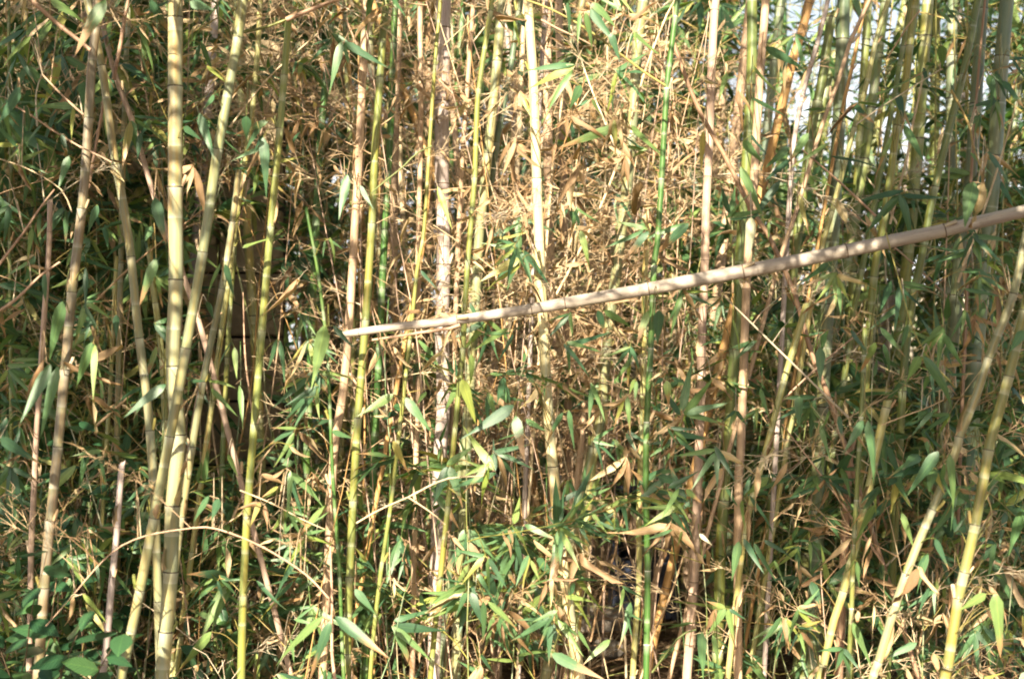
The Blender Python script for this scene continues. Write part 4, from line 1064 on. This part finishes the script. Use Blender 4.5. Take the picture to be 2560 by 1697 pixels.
# slender stems, jittered over the width; layer by layer
k = 0
for layer, (Y0, Y1, cnt) in enumerate(((4.7, 5.2, 34), (5.2, 5.9, 40))):
    for i in range(cnt):
        px = -40 + (i + R.uniform(.1, .9)) * 2660 / cnt; Y = R.uniform(Y0, Y1)
        if 480 < px < 720 and R.random() < .8: continue
        dead = R.random() < (.86 if 880 < px < 1700 else .45 if px < 880 else .32)
        thin_plant(px, Y, 'dead' if dead else 'live', R.uniform(1.5, 2.6), .62 if dead else .42)
        k += 1
# low leafy growth along the bottom
for i in range(44):
    px = -60 + (i + R.uniform(0, 1)) * 2700 / 44; Y = R.uniform(3.95, 5.0)
    if 1480 < px < 1730: Y = R.uniform(4.6, 5.2); 
    if 1500 < px < 1700 and R.random() < .7: continue
    thin_plant(px, Y, 'live' if R.random() < .72 else 'dead', R.uniform(.55, 1.05), .85 * (.8 if px < 1700 else 1), w=R.uniform(.0018, .003), size='low ')

for i in range(20):      # leafy young stems standing among the front canes
    px = 480 + i * 104 + R.uniform(-45, 45)
    if 1480 < px < 1720: continue
    thin_plant(px, R.uniform(4.35, 4.8), 'live', R.uniform(.95, 1.5), .55, w=R.uniform(.002, .0032), zmin=.35, size='young ')
for i in range(15):
    thin_plant(880 + i * 56 + R.uniform(-25, 25), R.uniform(4.3, 4.75), 'dead', R.uniform(2.0, 2.7), .62, w=R.uniform(.002, .0032), zmin=.9, size='fine ')
for i in range(9):
    px = -30 + i * 62
    if 470 < px: continue
    thin_plant(px, R.uniform(4.4, 5.2), 'live', R.uniform(1.6, 2.5), .7, w=R.uniform(.002, .0032), size='')
# thicker canes further back
colsL = ['midgreen', 'green', 'pale', 'yellow', 'bluegreen', 'yellowgreen', 'greygreen']; colsD = ['tan', 'straw', 'grey', 'pink', 'tan', 'gold']
for i in range(78):
    px = 720 + (i + R.uniform(0, 1)) * 1900 / 72 if i < 72 else R.uniform(-20, 700)
    Y = R.uniform(5.3, 8.2) if px > 720 else R.uniform(5.2, 5.9)
    if 1440 < px < 1740: Y = R.uniform(6.95, 8.2)
    lean = R.gauss(0, 110) + (-120 if px > 1850 else 0) + (40 if px < 1000 else 0)
    dead = R.random() < (.62 if 900 < px < 1800 else .3 if px < 900 else .14)
    c = R.choice((colsD if px < 1800 else ['grey', 'tan']) if dead else (colsL if px < 1850 else ['midgreen', 'green', 'bluegreen', 'midgreen', 'yellowgreen'])); wpx = R.uniform(10, 24) if px < 1800 else R.uniform(18, 32)
    if px > 1800 and i % 5 in (1, 3): continue
    cl = near(px); 
    lab = uniq(f'{leanw(lean / 600)} {COLW[c]} ' + ('dead bamboo cane' if dead else 'bamboo cane'), 'far back ' + cl, ['slightly leafy', 'half hidden', 'mostly hidden', 'knotty'])
    pts = [(px - lean, -5), (px - lean * .5 + R.gauss(0, 6), 500), (px, 1000), (px + lean * .2, 1340)]
    C(lab, pts, wpx, wpx * 1.1, Y, c, group='bamboo canes deep in the thicket', sides=8, br=.22 if px > 1850 else .38, canopy=0, brs=1.1)

# thicket foliage further back, one mass per plant
def back_plant(px, Y, h, kind, nb, zlo=0.1):
    x = (px - 1280) * K * Y; base = Vector((x, Y, 0)); segs, lv = [], []
    p = Vector((0, 0, 0)); S = []; lean = Vector((R.gauss(0, .07), R.gauss(0, .07), 1)).normalized()
    steps = int(h / .14)
    for i in range(steps):
        q = p + lean * .14; S.append((*p, *q, .006 * (1 - .7 * i / steps), .006 * (1 - .7 * (i + 1) / steps)))
        w_ = base + q
        qx, qy = proj(w_)
        m = nb * (1.0 if not (1850 < qx < 2460 and qy < 500) else .36) * (.3 if 2130 < qx < 2430 and 640 < qy < 980 else 1.0) * (1.0 if not (1420 < qx < 1790 and qy > 1250) else .03)
        if 420 < qx < 790 and 470 < qy < 1220: m *= .03
        for b in range(int(m) + (1 if R.random() < m % 1 else 0)):
            kd = kind if R.random() < .8 else ('live' if kind != 'live' else 'deadleaf')
            branch_arrays(kd, q, R.uniform(0, 6.28), R.uniform(1.0, 1.7), R.uniform(-.2, .5), segs, lv)
        p = q
    cl = near(px)
    lab = uniq(f'{leanw(lean.x)} ' + ('leafy green' if kind == 'live' else 'dry twiggy'), 'bamboo plant far back ' + cl, ['dense', 'loose', 'tangled', 'shaggy', 'bushy', 'thin topped', 'broad', 'drooping', 'ragged', 'wispy', 'full'])
    root = thing('bamboo_plant', lab, 'bamboo plant', base, 'bamboo plants filling the background')
    V, F = seg_arrays(np.array(S), 6); link('stem', mesh_from('stem', V, F, M['twig_live'] if kind == 'live' else M['twig_dead']), root)
    if segs:
        sg = np.concatenate(segs); kp = np.array([R.random() >= zone(*proj(base + Vector(q[:3]))) for q in sg]); segs = [sg[kp]]
        V, F = seg_arrays(np.concatenate(segs), 3); o = link('twigs', mesh_from('twigs', V, F, M['twig_live'] if kind == 'live' else M['twig_dead']), root); o['kind'] = 'stuff'
    lv = [(m, k) for m, k in lv if R.random() >= zone(*proj(base + Vector(m[:3, 3])))]
    if lv:
        o = link('foliage', leaves_mesh('foliage', lv), root); o['kind'] = 'stuff'
for i in range(50):
    px = 700 + (i + R.uniform(0, 1)) * 1950 / 46
    dead = R.random() < (.55 if 860 < px < 1750 else .15)
    back_plant(px, R.uniform(5.9, 8.3), R.uniform(3.4, 4.4) if px < 1850 or px > 2470 else R.uniform(3.3, 4.4), 'deadleaf' if dead else 'live', 1.8)
for i in range(5):
    back_plant(715 + i * 34, R.uniform(6.6, 8.0), R.uniform(3.3, 4.2), 'live', 1.9)
for i in range(20):
    back_plant(800 + i * 56 + R.uniform(-20, 20), R.uniform(8.4, 9.6), R.uniform(4.3, 5.0), 'live', 1.7)
for i in range(10):
    back_plant(-60 + i * 42 + R.uniform(-15, 15), R.uniform(5.5, 6.05), R.uniform(2.7, 3.3), 'live', 1.9)
for i in range(9):
    back_plant(2330 + i * 32 + R.uniform(-12, 12), R.uniform(5.3, 6.6), R.uniform(2.7, 3.6), 'live', 1.5)
for i in range(5):
    back_plant(1900 + i * 90 + R.uniform(-20, 20), R.uniform(5.6, 6.4), R.uniform(1.3, 2.0), 'live', 1.3)
for i in range(16):
    px = -40 + i * 47 + R.uniform(-20, 20)
    if 480 < px < 740: continue
    back_plant(px, R.uniform(5.0, 5.9), R.uniform(2.0, 2.9), 'live' if R.random() < .92 else 'dead', 1.4)
# brushy mass of dead twigs high at the left
for i in range(7):
    px = 340 + i * 50 + R.uniform(-10, 10)
    thin_plant(px, R.uniform(4.6, 5.3), 'dead', R.uniform(2.2, 2.5), 1.2, zmin=1.65)

# ------------------------------------------------------------------ unseen arching canes added beyond the frame to cast shade into it
def shade_bough(label, px, py, sx, sy, n, Yo, side, Yt=4.6):
    t = (Yt - Yo) / -tosun.y
    tgt = P(px, py, Yt); c = tgt + tosun * t
    gx = side * (Yo * .36 + R.uniform(.45, .9)); 
    W = [Vector((gx, Yo + .3, -.02)), Vector((gx, Yo + .25, 1.2)), Vector((gx * .97, Yo + .12, 2.3)), Vector((gx * .75 + c.x * .25, Yo, c.z * .9 + .5)), Vector((c.x * .8 + gx * .2, Yo, c.z + .35)), c + Vector((-side * .3, 0, .1))]
    path = Path(W, [.013, .0125, .011, .008, .005, .002]); base = W[0].copy()
    root = thing('shade_bamboo', label, 'bamboo', base, 'unseen canes added beyond the frame for shade')
    ns = list(np.arange(.2, path.L, .24)); culm = link('culm', cane_mesh(path, ns, 10, M['culm_live'], base), root); culm.color = (*LIVEC['midgreen'], 1)
    rings(culm, path, ns, 'dark', base)
    segs, lv = [], []
    for i in range(n):
        q = P(px + R.gauss(0, sx), py + R.gauss(0, sy), Yt) + tosun * (t + R.uniform(-.35, .35))
        a, b = proj(q) if q.y > .3 else (0, -999)
        if -150 < a < 2710 and b > -190: continue
        j = int(np.argmin([(Vector(v) - q).length for v in path.A])); s0 = Vector(path.A[j])
        if any(-20 < proj(s0.lerp(q, f))[0] < 2580 and proj(s0.lerp(q, f))[1] > -20 for f in (0, .2, .4, .6, .8, 1) if s0.lerp(q, f).y > .3): continue
        segs.append(np.array([(*(s0 - base), *(q - base), .0025, .0015)]))
        branch_arrays('live', q - base, R.uniform(0, 6.28), R.uniform(1.0, 1.5), R.uniform(-.1, .9), segs, lv)
    if not segs: return
    sg = np.concatenate(segs); f = np.linspace(0, 1, 24)[None, :, None]
    pt = sg[:, None, 0:3] * (1 - f) + sg[:, None, 3:6] * f + np.array(base)[None, None]
    yy = np.maximum(pt[..., 1], .25); ax = 1280 + pt[..., 0] / (K * yy); bx = 848.5 + (CZ - pt[..., 2]) / (K * yy)
    inside = ((ax > -60) & (ax < 2620) & (bx > -40) & (pt[..., 1] > .25)).any(1)
    V, F = seg_arrays(sg[~inside], 3); o = link('twigs', mesh_from('twigs', V, F, M['twig_live']), root); o['kind'] = 'stuff'
    # drop leaves that would dangle into view
    keep = []
    for m, k_ in lv:
        q = base + Vector(m[:3, 3])
        a, b = proj(q) if q.y > .3 else (0, -999)
        if not (-100 - .25 / (K * q.y) < a < 2660 + .25 / (K * q.y) and b > -60 - .25 / (K * max(q.y, .3))): keep.append((m, k_))
    o = link('foliage', leaves_mesh('foliage', keep), root); o['kind'] = 'stuff'
SH = [(620, 60, 110, 130, 26, 3.2, -1, 6.1), (60, 150, 200, 200, 50, 3.0, -1, 6.0), (60, 500, 140, 350, 60, 2.6, -1, 5.4), (100, 1300, 140, 250, 30, 2.0, -1, 5.0), (150, 200, 150, 150, 34, 3.0, -1, 6.1), (420, 200, 120, 120, 14, 3.0, -1, 6.1), (150, 650, 130, 160, 26, 2.8, -1, 6.1), 
      (20, 250, 110, 260, 110, 2.4, -1), (0, 800, 90, 250, 60, 2.2, -1), (0, 1450, 110, 180, 60, 1.9, -1), (560, 250, 130, 260, 22, 2.5, -1), (330, 1000, 100, 300, 14, 2.2, -1), (330, 150, 120, 150, 10, 2.7, -1),
      (520, 500, 90, 100, 8, 2.4, -1), (300, 1250, 150, 150, 14, 1.9, -1), (700, 150, 60, 120, 8, 2.8, -1),
      (1120, 1450, 150, 120, 8, 1.8, 1), (1480, 1450, 150, 130, 20, 1.8, 1), (1850, 1400, 170, 180, 30, 1.9, 1), (2250, 1400, 180, 180, 90, 1.9, 1), (1900, 1500, 150, 120, 30, 1.8, 1), (2500, 400, 110, 350, 60, 2.5, 1), (2000, 200, 160, 160, 22, 2.8, 1, 5.4), (2450, 1000, 130, 400, 50, 2.4, 1, 5.6), (2300, 600, 150, 250, 34, 2.5, 1, 5.8), (2000, 1400, 300, 160, 40, 2.2, 1, 5.8),
      (2450, 700, 150, 250, 46, 2.3, 1), (2350, 250, 140, 180, 26, 2.6, 1), (2480, 150, 120, 160, 22, 2.7, 1), (1950, 700, 150, 180, 8, 2.3, 1), (2520, 1300, 100, 300, 50, 2.0, 1)]
for i, a in enumerate(SH):  # added canes, each placed for the patch it shades
    side = 'left' if a[6] < 0 else 'right'
    lab = uniq('leafy', f'bamboo added unseen at the {side}, shading the canes ' + near(a[0]), ['slender', 'dense', 'tall', 'drooping', 'high', 'thick', 'loose', 'far reaching', 'broad'])
    shade_bough(lab, *a)

for i in range(46):
    px = R.uniform(0, 2540); py = R.uniform(60, 1560); Y = R.uniform(4.1, 5.6)
    if 1450 < px < 1740 and py > 1250: continue
    a = max(-48, min(48, R.gauss(0, 38))); L = R.uniform(160, 520); dx = math.sin(rad(a)) * L * .5; dy = math.cos(rad(a)) * L * .5
    cc = R.choice(('golden', 'pale tan', 'brownish')); sl = 'slanting left' if dx < -40 else 'slanting right' if dx > 40 else 'nearly upright'
    lab = uniq(f'{cc} dry stick {sl}', ('high up ' if py < 560 else 'low down ' if py > 1100 else 'at mid height ') + near(px).replace('behind', 'beside'), ['and bent', 'and very thin', 'and knotty'])
    stick(lab, [(px - dx, py + dy), (px + R.gauss(0, 8), py + R.gauss(0, 8)), (px + dx, py - dy)], R.uniform(5, 8), R.uniform(3, 4), Y, 'twig_pink' if cc == 'pale tan' else 'twig_dead', stubs=R.choice((0, 1, 1, 2)), Y2=Y + R.uniform(-.2, .2))

# ------------------------------------------------------------------ broad-leaved shrubs at the left
def broad_shrub(label, px, Y, h, nst, L0, z0=0.0, name='broadleaf_shrub', spread=.35):
    x = (px - 1280) * K * Y; root = thing(name, label, 'shrub', (x, Y, 0))
    for s_ in range(nst):
        p = Vector((R.gauss(0, .04), R.gauss(0, .04), 0)); d = Vector((R.gauss(0, spread), R.gauss(0, spread * .6), 1)).normalized()
        S = []; nodes = []; hh = h * R.uniform(.6, 1.0); k = int(hh / .045)
        for i in range(k):
            q = p + d * .045; S.append((*p, *q, .003 * (1 - .6 * i / k), .003 * (1 - .6 * (i + 1) / k))); d = (d + Vector((R.gauss(0, .06), R.gauss(0, .06), 0))).normalized(); p = q
            if i > 2 and q.z > z0: nodes.append((q.copy(), d.copy(), i))
        V, F = seg_arrays(np.array(S), 5); st = link('stem', mesh_from('stem', V, F, M['woody']), root)
        for q, d, i in nodes:
            a = i * 2.4 + R.uniform(-.4, .4); ld = Vector((math.cos(a), math.sin(a), R.uniform(-.5, .4)))
            L = L0 * R.uniform(.7, 1.2)
            put_leaf(st, q, ld, (R.uniform(-.3, .3), R.uniform(-.9, -.1), 1), L, L * R.uniform(.5, .62), 'b')
broad_shrub('dark broad leaved shrub in the bottom left corner', 40, 3.85, .75, 6, .075)
broad_shrub('broad leaved shrub behind the foot of the far left cane', 170, 4.2, .95, 6, .065)
broad_shrub('broad leaved shrub at the foot of the short lilac stub', 290, 4.3, .8, 6, .065)
broad_shrub('small leaved dark shrub between the thick cream cane and the stone wall', 460, 4.7, .55, 7, .05)
broad_shrub('tall shaded shrub at the left edge in front of the wall', 20, 5.2, 2.3, 6, .06, .5)
broad_shrub('shaded shrub behind the two left canes', 150, 5.0, 2.1, 6, .055, .5)
broad_shrub('broad leaved bush with glossy leaves left of the dead tan cane', 770, 5.1, 1.75, 8, .055, .9)
broad_shrub('large leaved dark plant low at the left edge', -10, 3.6, .85, 5, .09)
broad_shrub('dark shrub behind the slender pinkish dead cane', 60, 4.6, 1.3, 8, .06)
broad_shrub('dark leafy shrub between the far left cane and the stub', 210, 4.6, 1.2, 8, .055)
broad_shrub('dark leafy shrub behind the crossing of the two thick left canes', 380, 4.9, .8, 8, .055)
broad_shrub('leafy shrub low between bright yellow green cane and wall', 560, 5.2, .8, 6, .05)

print('LEAVES', LEAFCOUNT[0], 'OBJECTS', len(bpy.data.objects))
